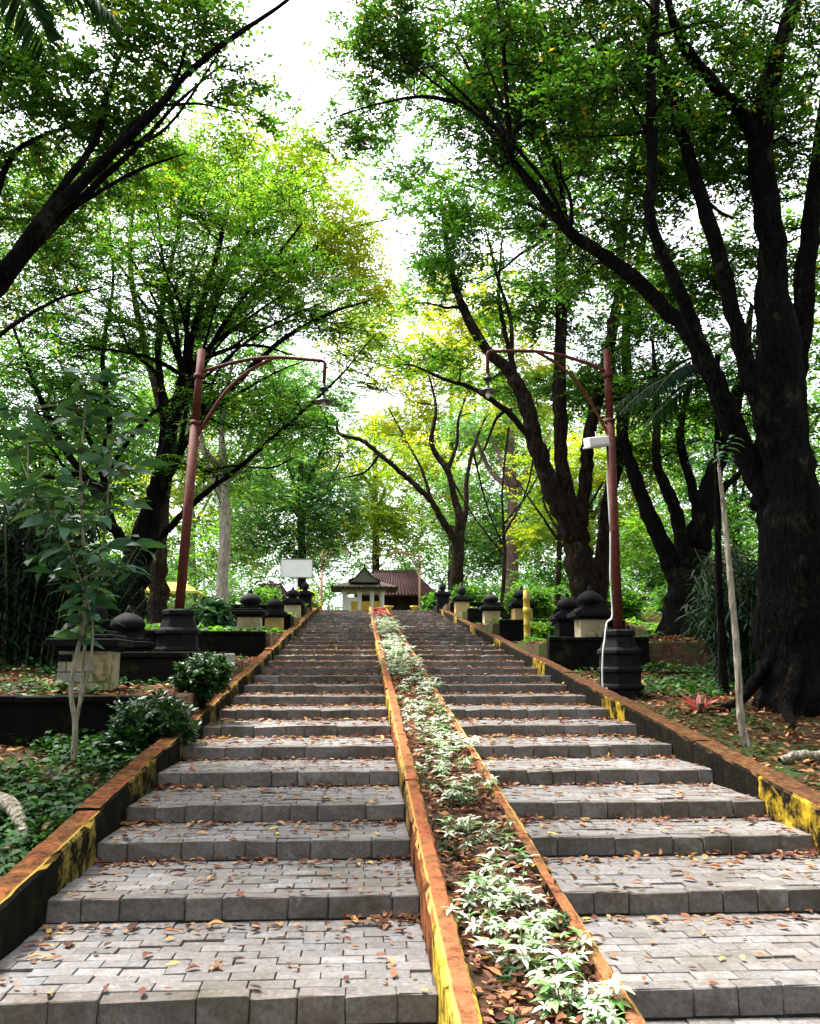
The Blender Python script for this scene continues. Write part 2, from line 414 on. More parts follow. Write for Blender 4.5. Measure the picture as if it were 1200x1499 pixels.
# ------------------------------------------------------------------ stairs: measures
NOSE_Y = [3.0, 4.12, 5.28, 6.23, 6.95, 7.95, 8.98, 10.1, 11.2, 12.35, 13.5]
while len(NOSE_Y) < 32: NOSE_Y.append(NOSE_Y[-1] + 1.135)
RISE = 0.125
NK = len(NOSE_Y)                       # steps 0 .. NK-1, step 1 is the first one wholly in view
def nose_z(k): return 0.125 + k*RISE
TOP_Y, TOP_Z = NOSE_Y[-1], nose_z(NK-1)
GR = 0.1116
def S(y):
    y = np.asarray(y, float)
    return np.clip(0.25 + (y-4.08)*GR, 0.0, TOP_Z)
XL0, XL1, XR0, XR1 = -1.72, 0.35, 1.13, 3.14     # flights
L_WALLS = [9.6, 18.5, 25.0, 31.0]
R_WALLS = [16.3, 22.0, 28.5, 34.0]
def sstep(a, b, x):
    t = np.clip((x-a)/(b-a), 0, 1); return t*t*(3-2*t)
def terrace(y, walls, soft):
    base = S(y) - 0.02
    add = np.zeros_like(base)
    ends = walls[1:] + [TOP_Y+0.3]
    for a, b in zip(walls, ends):
        top_a = float(S(a)) + 0.45; top_b = float(S(b)) - 0.03
        lin = top_a + (y-a)/(b-a)*(top_b-top_a)
        w = np.where((y >= a) & (y < b), 1.0, 0.0)
        add += w*(lin - base)
    return base + add
def rough(x, y):
    return 0.05*np.sin(1.3*x+0.7*y)+0.04*np.sin(2.9*x-1.7*y+1)+0.025*np.sin(5.1*x+4.3*y)
def G(x, y):
    """height of the ground"""
    x = np.asarray(x, float); y = np.asarray(y, float)
    tl = terrace(y, L_WALLS, 0); tr = terrace(y, R_WALLS, 0)
    sm = S(y) + 0.10
    wl = 1-sstep(4.6, 6.0, -x); wr = 1-sstep(6.6, 8.2, x)
    z = np.where(x < 0.7, sm+(tl-sm)*wl, sm+(tr-sm)*wr)
    out = np.clip(np.maximum(-2.0-x, x-3.5), 0, 3)/3
    z = z + rough(x, y)*out*1.3
    far = np.clip((np.abs(x-0.7)-10)/30, 0, 1)
    z = z + far*0.8
    return z
def g1(x, y): return float(G(np.array([x]), np.array([y]))[0])

# ground sheet
xs = np.unique(np.concatenate([np.array([-400, -200, -120, -80, -55, -40, -30, -24, -19]), np.arange(-15, -2.2, 0.3),
     np.array([-2.1, -1.86, -1.80, -1.0, 0.3, 1.3, 2.4, 3.22, 3.30, 3.6]), np.arange(3.9, 17, 0.3),
     np.array([19, 24, 30, 40, 55, 80, 120, 200, 400])]))
ys = np.unique(np.concatenate([np.array([-400, -200, -100, -50, -25, -12, -6]), np.arange(-3, 44, 0.3),
     np.array([w+d for w in L_WALLS+R_WALLS for d in (-0.005, 0.005)]), np.array([TOP_Y-0.01, TOP_Y+0.31]),
     np.array([47, 52, 60, 70, 85, 105, 140, 200, 400])]))
GX, GY = np.meshgrid(xs, ys)
GZ = G(GX, GY)
trench = (GX > -1.83) & (GX < 3.26) & (GY < TOP_Y+0.2)
GZ = np.where(trench, S(GY)-0.75, GZ)
V = np.stack([GX, GY, GZ], -1).reshape(-1, 3)
nx, ny = len(xs), len(ys)
ii, jj = np.meshgrid(np.arange(nx-1), np.arange(ny-1))
b = (jj*nx+ii).ravel()
ground = link_mesh("ground", np_mesh("ground", V, np.stack([b, b+1, b+nx+1, b+nx], -1), M['ground'], smooth=True))
tag(ground, "brown leaf-strewn ground of the wooded slope beside the stairs", None, None, "structure")

# ------------------------------------------------------------------ stairs: the two flights, block by block
def block_mesh(name, sx, sy, sz, bev, chip=0.0, seed=0, knock=False):
    bm = bmesh.new(); bmesh.ops.create_cube(bm, size=1.0)
    for v in bm.verts: v.co = Vector((v.co.x*sx, v.co.y*sy, (v.co.z-0.5)*sz))
    bmesh.ops.bevel(bm, geom=[e for e in bm.edges if max(v.co.z for v in e.verts) > -sz*0.5], offset=bev, segments=1, affect='EDGES')
    r = random.Random(seed)
    for v in bm.verts:
        if v.co.z > -sz*0.6:
            v.co += Vector((r.uniform(-1, 1), r.uniform(-1, 1), r.uniform(-1, 0.3)))*chip
    if knock:
        cx_ = r.choice((-1, 1))*sx/2*r.uniform(.5, 1)
        for v in bm.verts:
            if v.co.y < 0 and v.co.z > -sz*.2 and abs(v.co.x-cx_) < sx*.55:
                v.co += Vector((0, r.uniform(.008, .02), -r.uniform(.006, .018)))
    me = bpy.data.meshes.new(name); bm.to_mesh(me); bm.free()
    return me
PW, PD = 0.206, 0.103
pav_me = [block_mesh("paver", PW-0.006, PD-0.003, 0.05, 0.0028, 0.0012, i) for i in range(4)]
pav_half = [block_mesh("paver_half", PW/2-0.006, PD-0.003, 0.05, 0.0028, 0.0012, 10+i) for i in range(2)]
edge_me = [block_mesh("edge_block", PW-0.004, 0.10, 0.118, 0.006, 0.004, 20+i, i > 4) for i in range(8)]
for me in pav_me+pav_half: me.materials.append(M['paver'])
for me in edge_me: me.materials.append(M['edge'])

def stair_flight(x0, x1, label):
    root = empty("stair_flight", ((x0+x1)/2, NOSE_Y[0], 0), label, "stairs")
    ox, oy = root.location.x, root.location.y
    n_pav = 0
    for k in range(NK):
        y0, z = NOSE_Y[k], nose_z(k)
        y1 = NOSE_Y[k+1] if k+1 < NK else y0+1.6
        mb = MB()
        mb.box(x0-0.06, x1+0.06, y0+0.022, y1+0.10, z-0.62, z-0.020)
        step = mb.build("step", M['mortar'], root, (-ox, -oy, 0))
        # blocks along the front edge
        n = int(round((x1-x0)/PW)); w = (x1-x0)/n
        xa = x0
        while xa < x1-0.02:
            wb = random.choice((w, w, w, w*0.93, w*1.08, w*1.75, w*2.0))
            if xa+wb > x1-0.09: wb = x1-xa
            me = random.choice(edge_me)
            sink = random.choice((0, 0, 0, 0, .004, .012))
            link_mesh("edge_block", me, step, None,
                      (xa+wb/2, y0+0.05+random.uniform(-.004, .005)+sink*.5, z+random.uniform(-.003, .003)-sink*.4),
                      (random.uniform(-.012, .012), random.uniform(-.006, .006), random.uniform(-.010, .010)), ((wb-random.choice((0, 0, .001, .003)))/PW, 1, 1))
            xa += wb
        # paving behind it
        ya = y0+0.104; rows = max(1, int(round((y1-ya)/PD))); d = (y1-ya)/rows
        bulk_v, bulk_f, bulk_t = [], [], []
        for j in range(rows):
            off = 0.5*(j % 2) + random.uniform(-0.04, 0.04)
            i = -1
            while True:
                xa = x0+(i+off)*w; xb = xa+w; i += 1
                if xa >= x1-0.02: break
                xa, xb = max(xa, x0), min(xb, x1)
                if xb-xa < 0.03: continue
                dz = random.uniform(-.004, .003) - (random.uniform(.006, .012) if random.random() < .05 else 0)
                cx, cy = (xa+xb)/2, ya+(j+0.5)*d
                rot = (random.uniform(-.012, .012), random.uniform(-.012, .012), random.uniform(-.015, .015))
                if k >= 1 and n_pav < 300:
                    half = (xb-xa) < 0.6*w
                    me = random.choice(pav_half if half else pav_me)
                    link_mesh("paver", me, step, None, (cx, cy, z+dz-0.002), rot, ((xb-xa)/(PW/2 if half else PW), d/PD, 1))
                    n_pav += 1
                else:
                    hx, hy = (xb-xa)/2-0.003, d/2-0.0015
                    e = 0.003; zz = z+dz-0.002; bb = len(bulk_v)
                    for (sx, sy, q) in ((-1,-1,0),(1,-1,0),(1,1,0),(-1,1,0)): bulk_v.append((cx+sx*hx, cy+sy*hy, zz-0.045))
                    for (sx, sy) in ((-1,-1),(1,-1),(1,1),(-1,1)): bulk_v.append((cx+sx*hx, cy+sy*hy, zz-e))
                    for (sx, sy) in ((-1,-1),(1,-1),(1,1),(-1,1)): bulk_v.append((cx+sx*(hx-e), cy+sy*(hy-e), zz))
                    fs = [(8,9,10,11)]+[(4+q, 4+(q+1) % 4, 8+(q+1) % 4, 8+q) for q in range(4)]+[(q, (q+1) % 4, 4+(q+1) % 4, 4+q) for q in range(4)]
                    bulk_f += [tuple(bb+q for q in f) for f in fs]; bulk_t += [random.random()]*len(fs)
        if bulk_v:
            o = link_mesh("paving", np_mesh("paving", bulk_v, bulk_f, M['paver_far'], bulk_t), step)
            o["kind"] = "stuff"
    return root
stair_flight(XL0, XL1, "left flight of grey paved steps rising between the kerb and the planter")
stair_flight(XR0, XR1, "right flight of grey paved steps between the planter and the mossy kerb")
mb = MB(); mb.box(-6, 7, -3.2, NOSE_Y[0]+0.1, -0.3, 0.03)
tag(mb.build("landing", M['paver_far'].copy()), None, None, None, "structure")

# ------------------------------------------------------------------ kerbs
def kerb(parent, name, xa, xb, h, depth, mat, ys, jump=0.02, ox=0, oy=0):
    """sloping kerb from y to y in lengths; worn edges"""
    r = random.Random(int(xa*100)+17)
    for a, bq in zip(ys[:-1], ys[1:]):
        n = max(3, int((bq-a)/0.09)); dz = r.uniform(-jump, jump); dx = r.uniform(-.008, .008)
        prof_x = [xa, xa+0.012, (xa+xb)/2, xb-0.012, xb]
        V, F = [], []
        for i in range(n+1):
            y = a+0.004+(bq-a-0.008)*i/n
            zt = 0.25+(y-4.08)*GR+h+dz
            if y > TOP_Y+0.3: zt = 0.25+(TOP_Y+0.3-4.08)*GR+h+dz
            w = lambda s: r.gauss(0, s)
            ca, cb = (r.uniform(.008, .025) if r.random() < .10 else 0), (r.uniform(.008, .025) if r.random() < .10 else 0)
            V += [(xa+dx, y, zt-depth), (xa+dx+w(.004), y, zt-depth*0.5), (xa+dx+w(.003), y, zt-0.018-ca+w(.0015)),
                  (xa+dx+0.016+ca+w(.0015), y, zt-ca*.2+w(.002)), ((xa+xb)/2, y, zt+0.004+w(.003)), (xb+dx-0.016-cb+w(.0015), y, zt-cb*.2+w(.002)),
                  (xb+dx+w(.003), y, zt-0.018-cb+w(.0015)), (xb+dx+w(.004), y, zt-depth*0.5), (xb+dx, y, zt-depth)]
        for i in range(n):
            for q in range(8):
                F.append((i*9+q, i*9+q+1, (i+1)*9+q+1, (i+1)*9+q))
        me = bpy.data.meshes.new(name)
        me.from_pydata(V, [], F+[tuple(range(9))[::-1], tuple(n*9+q for q in range(9))])
        me.materials.append(mat)
        link_mesh(name, me, parent, None, (-ox, -oy, 0))
def cuts(y0, y1, step, seed):
    r = random.Random(seed); out = [y0]
    while out[-1] < y1-step*0.6: out.append(out[-1]+step*r.uniform(0.8, 1.2))
    out[-1] = y1
    return out
kl = empty("kerb_wall", (-1.8, 3, 0), "low kerb wall with worn orange top along the left edge of the stairs", "kerb")
kerb(kl, "kerb_segment", -1.91, XL0-0.005, 0.19, 0.75, M['kerb_left'], cuts(0.6, TOP_Y+0.8, 2.0, 3), 0.02, -1.8, 3)
kr = empty("kerb_wall", (3.3, 3, 0), "mossy dark kerb wall with a yellow patch along the right edge of the stairs", "kerb")
kerb(kr, "kerb_segment", XR1+0.005, 3.38, 0.20, 0.8, M['kerb_right'], cuts(0.6, TOP_Y+0.8, 2.4, 5), 0.02, 3.3, 3)
pl = empty("planter_bed", (0.74, 3, 0), "long planter strip of soil and dry leaves between orange kerbs dividing the stairs", "planter")
kerb(pl, "kerb_segment", XL1+0.004, 0.475, 0.16, 0.6, M['kerb_mid_l'], cuts(1.0, TOP_Y+0.4, 3.0, 8), 0.006, 0.74, 3)
kerb(pl, "kerb_segment", 1.035, XR0-0.004, 0.09, 0.5, M['kerb_mid_r'], cuts(1.0, TOP_Y+0.4, 2.6, 9), 0.010, 0.74, 3)
yy = np.arange(1.0, TOP_Y+0.42, 0.10); xx = np.linspace(0.47, 1.04, 8)
PX, PY = np.meshgrid(xx, yy)
PZ = 0.25+(PY-4.08)*GR+0.055+rng.normal(0, 0.010, PX.shape)
b0 = (np.arange(len(yy)-1)[:, None]*8+np.arange(7)[None, :]).ravel()
link_mesh("soil", np_mesh("soil", np.stack([PX, PY, PZ], -1).reshape(-1, 3), np.stack([b0, b0+1, b0+9, b0+8], -1), M['soil'], smooth=True), pl, None, (-0.74, -3, 0))
def planter_z(y): return 0.25+(y-4.08)*GR+0.06

# ------------------------------------------------------------------ leaves
def unit(v): return v/(np.linalg.norm(v, axis=-1, keepdims=True)+1e-9)
def leaf_arrays(P, D, Nn, L, wr, tint, fold=0.25, droop=0.0, hexa=False):
    """P base points, D direction, Nn face normal, L length, wr width/length"""
    D = unit(D); Sd = unit(np.cross(D, Nn)); U = np.cross(Sd, D)
    L = np.asarray(L)[:, None]; hw = L*wr*0.5
    n = len(P)
    if not hexa:
        a = P; c = P+D*L-U*L*droop
        l = P+D*L*0.45+Sd*hw+U*hw*fold; r = P+D*L*0.45-Sd*hw+U*hw*fold
        V = np.stack([a, r, c, l], 1).reshape(-1, 3)
        F = np.arange(4*n).reshape(n, 4)
        return V, F, tint
    a = P; c = P+D*L-U*L*droop
    m = P+D*L*0.55-U*L*droop*0.15
    l1 = P+D*L*0.28+Sd*hw*0.8+U*hw*fold; l2 = P+D*L*0.62+Sd*hw*0.85+U*(hw*fold-L*droop*0.25)
    r1 = P+D*L*0.28-Sd*hw*0.8+U*hw*fold; r2 = P+D*L*0.62-Sd*hw*0.85+U*(hw*fold-L*droop*0.25)
    V = np.stack([a, r1, r2, c, l2, l1, m], 1).reshape(-1, 3)
    b = (np.arange(n)*7)[:, None]
    F = np.concatenate([b+np.array([[0, 1, 2, 6]]), b+np.array([[6, 2, 3, 4]]), b+np.array([[0, 6, 4, 5]])], 1).reshape(-1, 4)
    return V, F, np.repeat(tint, 3)
def join_arrays(lst):
    Vs, Fs, Ts, o = [], [], [], 0
    for V, F, T in lst:
        Vs.append(V); Fs.append(F+o); Ts.append(T); o += len(V)
    return np.concatenate(Vs), np.concatenate(Fs), np.concatenate(Ts)

def clump_leaves(C, rad, twigs, per, ll, wr, flat=0.35, tint0=None, hang=0.1, outw=None, tint_sp=0.16):
    """leafy twigs round clump centres C (n,3)"""
    n = len(C)
    if tint0 is None: tint0 = np.clip(rng.normal(0.45, 0.18, n), 0, 1)
    D = rng.normal(0, 1, (n, twigs, 3)); D[..., 2] *= flat*1.6
    if outw is not None: D += outw[:, None, :]*0.7
    D = unit(D)
    tl = rad*rng.uniform(0.55, 1.25, (n, twigs, 1))
    start = C[:, None, :] + rng.normal(0, rad*0.32, (n, twigs, 3))*np.array([1, 1, flat*1.3])
    t = (np.arange(per)+rng.uniform(0.2, 0.8, (n, twigs, per)))/per
    P = start[:, :, None, :] + D[:, :, None, :]*(t*tl)[..., None]
    P[..., 2] -= hang*(t**2)*tl
    side = np.where(np.arange(per) % 2 == 0, 1.0, -1.0)[None, None, :, None]
    Sd = unit(np.cross(D, np.array([0, 0, 1.0])))
    LD = D[:, :, None, :]*0.55 + side*Sd[:, :, None, :]*0.8 + rng.normal(0, 0.22, P.shape)
    LD[..., 2] -= 0.12
    Nn = np.array([0, 0, 1.0]) + rng.normal(0, 0.30, (n, twigs, 1, 3)) + rng.normal(0, 0.26, P.shape)
    L = ll*rng.uniform(0.6, 1.2, P.shape[:3])*rng.uniform(.8, 1.25, (n, 1, 1))
    T = np.clip(tint0[:, None, None] + rng.normal(0, tint_sp, P.shape[:3]), 0, 0.93)
    T = np.where(rng.random(T.shape) < 0.012, 1.0, T)
    m = P.shape[0]*P.shape[1]*P.shape[2]
    arr = leaf_arrays(P.reshape(m, 3), LD.reshape(m, 3), Nn.reshape(m, 3), L.reshape(m), wr, T.reshape(m), 0.3)
    return arr, (start.reshape(-1, 3), (start+D*tl*0.9).reshape(-1, 3))

def puff_points(c, r, n, shell=0.45):
    d = unit(rng.normal(0, 1, (n, 3)))
    q = rng.random((n, 1))**shell
    return np.asarray(c)[None, :] + d*q*np.asarray(r)[None, :]

def make_tree(name, label, base, limbs, puffs, leaf, bark, ll=0.09, wr=0.5, rad=0.6, twigs=11, per=11, flat=0.35,
              cat="tree", group=None, limb_sides=14, twig_tubes=True, tint=(0.45, 0.18), roots=None, branch_r=1.0, bareness=0.0, wob=0.03, dens=1.0, slim=1.0, flute=0.06, hang=0.12, leaf_out=0.55):
    """limbs: lists of (x,y,z,radius); puffs: (centre, radii, clumps, tint shift)"""
    root = empty(name, tuple(base), label, cat, group)
    inv = -np.asarray(base, float)
    nodes, tr = [], []
    Vs = []
    for q, lb in enumerate(limbs):
        sp = smooth_path(lb, 6)
        if q > 0: sp[:, 3] *= slim
        k = len(sp)
        jit = rng.normal(0, 1, (k, 3)); jit[0] = jit[-1] = 0
        jit = np.cumsum(jit, 0)*0 + jit
        sp[:, :3] += jit*np.minimum(sp[:, 3:4]*0.10, wob)
        sp = np.vstack([sp, sp[-1]+(sp[-1]-sp[-2])*np.array([.35, .35, .35, 0])]); sp[-1, 3] = .002; k = len(sp)
        rr = sp[:, 3]*(1+rng.normal(0, 0.04, k))
        V, F = tube_np(sp[:, :3], rr, limb_sides if sp[0, 3] > 0.05 else 7)
        ns = len(V)//k; cen = np.repeat(sp[:, :3], ns, axis=0); aa = np.tile(2*np.pi*np.arange(ns)/ns, k); hh = np.repeat(np.arange(k), ns)
        p1, p2, p3 = rng.uniform(0, 6, 3)
        fl = 1 + flute*(np.sin(3*aa+p1+hh*.11)+.8*np.sin(5*aa+p2-hh*.17)+.7*np.sin(2*aa+p3+hh*.45)) + rng.normal(0, .018, len(V))
        V = cen+(V-cen)*fl[:, None]
        Vs.append((V+inv, F, np.zeros(len(F))))
        for p in sp[1:] if q == 0 else sp: nodes.append(p)
    A = join_arrays(Vs)
    link_mesh("trunk", np_mesh("trunk", A[0], A[1], bark, smooth=True), root)
    if roots:
        for rt in roots:
            sp = smooth_path(rt, 7); ph = rng.uniform(0, 6); sp[:, 0] += .05*np.sin(np.arange(len(sp))*.28+ph); sp[:, 1] += .05*np.cos(np.arange(len(sp))*.33+ph)
            V, F = tube_np(sp[:, :3], sp[:, 3], 8)
            link_mesh("root", np_mesh("root", V+inv, F, bark, smooth=True), root)
    nodes = np.array(nodes)
    # the crown: clumps carried by branches that grow from the nearest wood
    C, tt = [], []
    for pf in puffs:
        c, r, n = pf[0], pf[1], int(round(pf[2]*dens))
        pts = puff_points(c, r, n)
        C.append(pts); tt.append(np.clip(rng.normal(tint[0]+(pf[3] if len(pf) > 3 else 0), tint[1], n), 0, 0.95))
    if C:
        C = np.concatenate(C); tt = np.concatenate(tt)
        zmin = G(C[:, 0], C[:, 1])+0.5
        C[:, 2] = np.maximum(C[:, 2], zmin)
        d0 = np.min(np.linalg.norm(C[:, None, :]-nodes[None, :, :3], axis=2), axis=1)
        brs = []
        outs = np.zeros_like(C)
        for i in np.argsort(d0):
            p = C[i]
            dv = nodes[:, :3]-p
            dist = np.linalg.norm(dv, axis=1) + 0.8*np.maximum(dv[:, 2], 0)
            j = int(np.argmin(dist)); a = nodes[j]
            ln = np.linalg.norm(p-a[:3])
            if ln < 0.05: continue
            outs[i] = (p-a[:3])/ln
            ctrl = (a[:3]+p)/2 + np.array([0, 0, 0.10*ln]) + rng.normal(0, 0.10*ln, 3)
            t = np.linspace(0, 1, 7)[:, None]
            path = (1-t)**2*a[:3] + 2*t*(1-t)*ctrl + t*t*p
            path[1:-1] += rng.normal(0, 0.025*ln, (5, 3))
            r0 = min(a[3]*0.6, (0.010+0.013*ln)*branch_r); r1 = 0.006*branch_r
            rad_ = (r0*(1-t[:, 0])+r1*t[:, 0])
            brs.append((*tube_np(path, rad_, 5), np.zeros(24)))
            new = np.concatenate([path[2:], rad_[2:, None]], 1)
            nodes = np.vstack([nodes, new])
        keep = np.ones(len(C), bool) if bareness <= 0 else rng.random(len(C)) > bareness
        arr, tw = clump_leaves(C[keep], rad, twigs, per, ll, wr, flat, tt[keep], 0.12, outs[keep])
        if twig_tubes:
            s, e = tw
            dd = e-s; sd = unit(np.cross(dd, np.array([0.3, 0.1, 1.0])))*0.0045*branch_r; ud = unit(np.cross(dd, sd))*0.0045*branch_r
            mid = (s+e)/2
            V4 = np.stack([s+sd, s-sd*0.5+ud, s-sd*0.5-ud, mid+sd*0.7, mid-sd*0.35+ud*0.7, mid-sd*0.35-ud*0.7, e+sd*0.3, e-sd*0.15+ud*0.3, e-sd*0.15-ud*0.3], 1).reshape(-1, 3)
            b = (np.arange(len(s))*9)[:, None]
            F4 = np.concatenate([b+np.array([[q, (q+1) % 3, 3+(q+1) % 3, 3+q]]) for q in range(3)]+[b+np.array([[3+q, 3+(q+1) % 3, 6+(q+1) % 3, 6+q]]) for q in range(3)], 0)
            brs.append((V4, F4, np.zeros(len(F4))))
        if brs:
            A = join_arrays(brs)
            link_mesh("branches", np_mesh("branches", A[0]+inv, A[1], bark, smooth=True), root)["kind"] = "stuff"
        link_mesh("crown", np_mesh("crown", arr[0]+inv, arr[1], leaf, arr[2]), root)
    return root

def px_limb(Y, pts, dY=0.0):
    """limb through photo points (px, py, radius m[, Y offset]) at distance Y, drifting dY"""
    out = []
    for i, p in enumerate(pts):
        y = Y + dY*i/max(1, len(pts)-1) + (p[3] if len(p) > 3 else 0)
        q = at(p[0], p[1], y); out.append((q[0], q[1], q[2], p[2]))
    return out
def pf(px, py, Y, r, n, sh=0.0):
    return (at(px, py, Y), (r if isinstance(r, tuple) else (r, r, r*0.75)), n, sh)
def gp(px, Y):
    """foot on the ground at the photo column px and distance Y"""
    q = at(px, 900, Y); return (float(q[0]), float(Y), g1(q[0], Y))

# ------------------------------------------------------------------ trees
def arching(Y, starts, targets, r0, dY=1.5, seed=1):
    """thin stems that leave the wood at one of starts and arch over to targets (photo points)"""
    rr = random.Random(seed); out = []
    for (tx, ty) in targets:
        sx, sy = min(starts, key=lambda q: math.hypot(q[0]-tx, q[1]-ty)*rr.uniform(.6, 1.4))
        d = rr.uniform(-dY, dY); pts = []
        for t in (0, .25, .5, .75, 1.0):
            x = sx+(tx-sx)*(t**1.25)+rr.uniform(-7, 7)*(0 < t < 1); y = sy+(ty-sy)*(t**.85)+rr.uniform(-7, 7)*(0 < t < 1)
            pts.append((x, y, r0*(1-t)**.8+.008))
        out.append(px_limb(Y, pts, d))
    return out
# great tree at the right edge
YB = 11.6
b1 = gp(1158, YB)
bx, by, bz = b1
roots = []
for ang, ln, rr in ((190, 1.2, 0.17), (238, 1.15, 0.20), (275, 1.05, 0.15), (320, 1.3, 0.2), (20, 1.0, 0.2)):
    c, s = math.cos(R(ang)), math.sin(R(ang))
    pts = []
    for t, h, r in ((0.22, 0.95, rr*0.4), (0.40, 0.45, rr*0.5), (0.62, 0.17, rr*0.42), (1.0, 0.02, rr*0.30), (1.45, -0.03, rr*0.18)):
        x, y = bx+c*ln*t, by+s*ln*t
        pts.append((x, y, g1(x, y)+h, r))
    roots.append(pts)
make_tree("large_tree", "huge dark-barked tree with spreading limbs at the right edge beside the stairs", b1, [
    [(bx, by, bz-0.2, 0.60), (bx, by, bz+0.3, 0.50), (*at(1162, 900, YB), 0.42), (*at(1160, 760, YB), 0.39), (*at(1150, 640, YB), 0.33), (*at(1142, 500, YB), 0.27), (*at(1128, 380, YB), 0.21), (*at(1112, 215, YB-0.4), 0.16), (*at(1128, 110, YB-0.6), 0.13), (*at(1165, 0, YB-0.8), 0.10), (*at(1200, -110, YB-0.9), 0.10), (*at(1240, -260, YB-1), 0.05)],
    px_limb(YB, [(1158, 860, .22), (1128, 760, .26), (1100, 685, .25), (1060, 590, .22), (1018, 505, .19), (960, 438, .16), (900, 385, .14), (835, 340, .12), (790, 285, .10), (750, 235, .085), (690, 162, .06), (630, 142, .045), (560, 150, .025), (480, 175, .012)], 1.6),
    px_limb(YB, [(1150, 740, .22), (1118, 620, .21), (1082, 500, .17), (1052, 375, .15), (1025, 285, .135), (995, 185, .12), (970, 100, .11), (942, 35, .09), (900, -40, .07), (850, -150, .03)], -1.0),
    px_limb(YB-0.3, [(1085, 650, .16), (1060, 590, .15), (1025, 500, .13), (990, 415, .12), (952, 325, .11), (955, 250, .10), (952, 125, .09), (960, 0, .08), (975, -140, .03)], -1.4),
    px_limb(YB-0.4, [(1112, 215, .15), (1085, 165, .13), (1050, 130, .12), (1000, 65, .10), (975, -10, .07), (940, -120, .03)], -1.2),
    px_limb(YB, [(1155, 700, .24), (1160, 600, .22), (1172, 470, .2), (1190, 300, .18), (1215, 120, .15), (1250, -80, .08)], 0.8),
    px_limb(YB+.2, [(750, 235, .06), (742, 150, .05), (735, 60, .04), (720, -60, .02)], -0.5),
    px_limb(YB+1.2, [(830, 338, .07), (815, 250, .05), (770, 120, .035), (740, 20, .02)], 0.5),
    px_limb(YB+.5, [(1175, 880, .10), (1165, 830, .09), (1190, 760, .07), (1230, 690, .05)], -0.4),
]+arching(YB, [(900, 385), (835, 340), (952, 325), (995, 185), (1025, 285), (955, 250), (1112, 215), (750, 235), (1128, 380), (1175, 450)], [(860, 200), (800, 110), (700, 60), (640, 30), (620, 90), (560, 60), (900, 100), (860, 40), (1040, 40), (1080, 60), (1190, 200), (1090, 320), (820, 230), (700, 240), (930, 190), (1180, 340)], .045, 1.3, 7), [pf(1010, 90, 11.0, (1.9, 1.6, 1.2), 62), pf(820, 60, 11.6, (1.6, 1.5, 1.1), 50), pf(650, 80, 13.0, (1.2, 1.3, 1.0), 32), pf(560, 110, 13.2, (0.8, 1.0, 0.6), 12),
    pf(1150, 150, 11.8, (1.3, 1.5, 1.5), 40), pf(1150, 380, 13.4, (1.3, 1.4, 1.3), 34), pf(960, 250, 12.6, (1.5, 1.2, 1.0), 40), pf(760, 200, 12.8, (1.3, 1.1, 0.9), 32),
    pf(1000, 400, 13.6, (1.2, 1.2, .8), 26), pf(860, 380, 13.4, (1.1, 1.0, .7), 22), pf(1000, -180, 11, (3.2, 2.5, 1.5), 60), pf(700, -120, 12, (2.0, 2.0, 1.2), 34), pf(1300, 150, 11.5, (1.6, 2, 2), 24),
    pf(1220, 640, 12.6, (0.8, 1, .8), 10), pf(540, 60, 12.8, (.7, .9, .5), 12), pf(520, 200, 13.6, (.6, .8, .5), 9), pf(1060, 240, 12.8, (1.2, 1, .9), 22), pf(900, 160, 10.6, (1.2, 1, .7), 18)],
    M['leaf_dark'], M['bark_dark'], ll=0.095, wr=0.5, rad=0.42, twigs=11, per=9, slim=.70, roots=roots, tint=(0.42, 0.2), branch_r=1.7, limb_sides=20, dens=1.45)

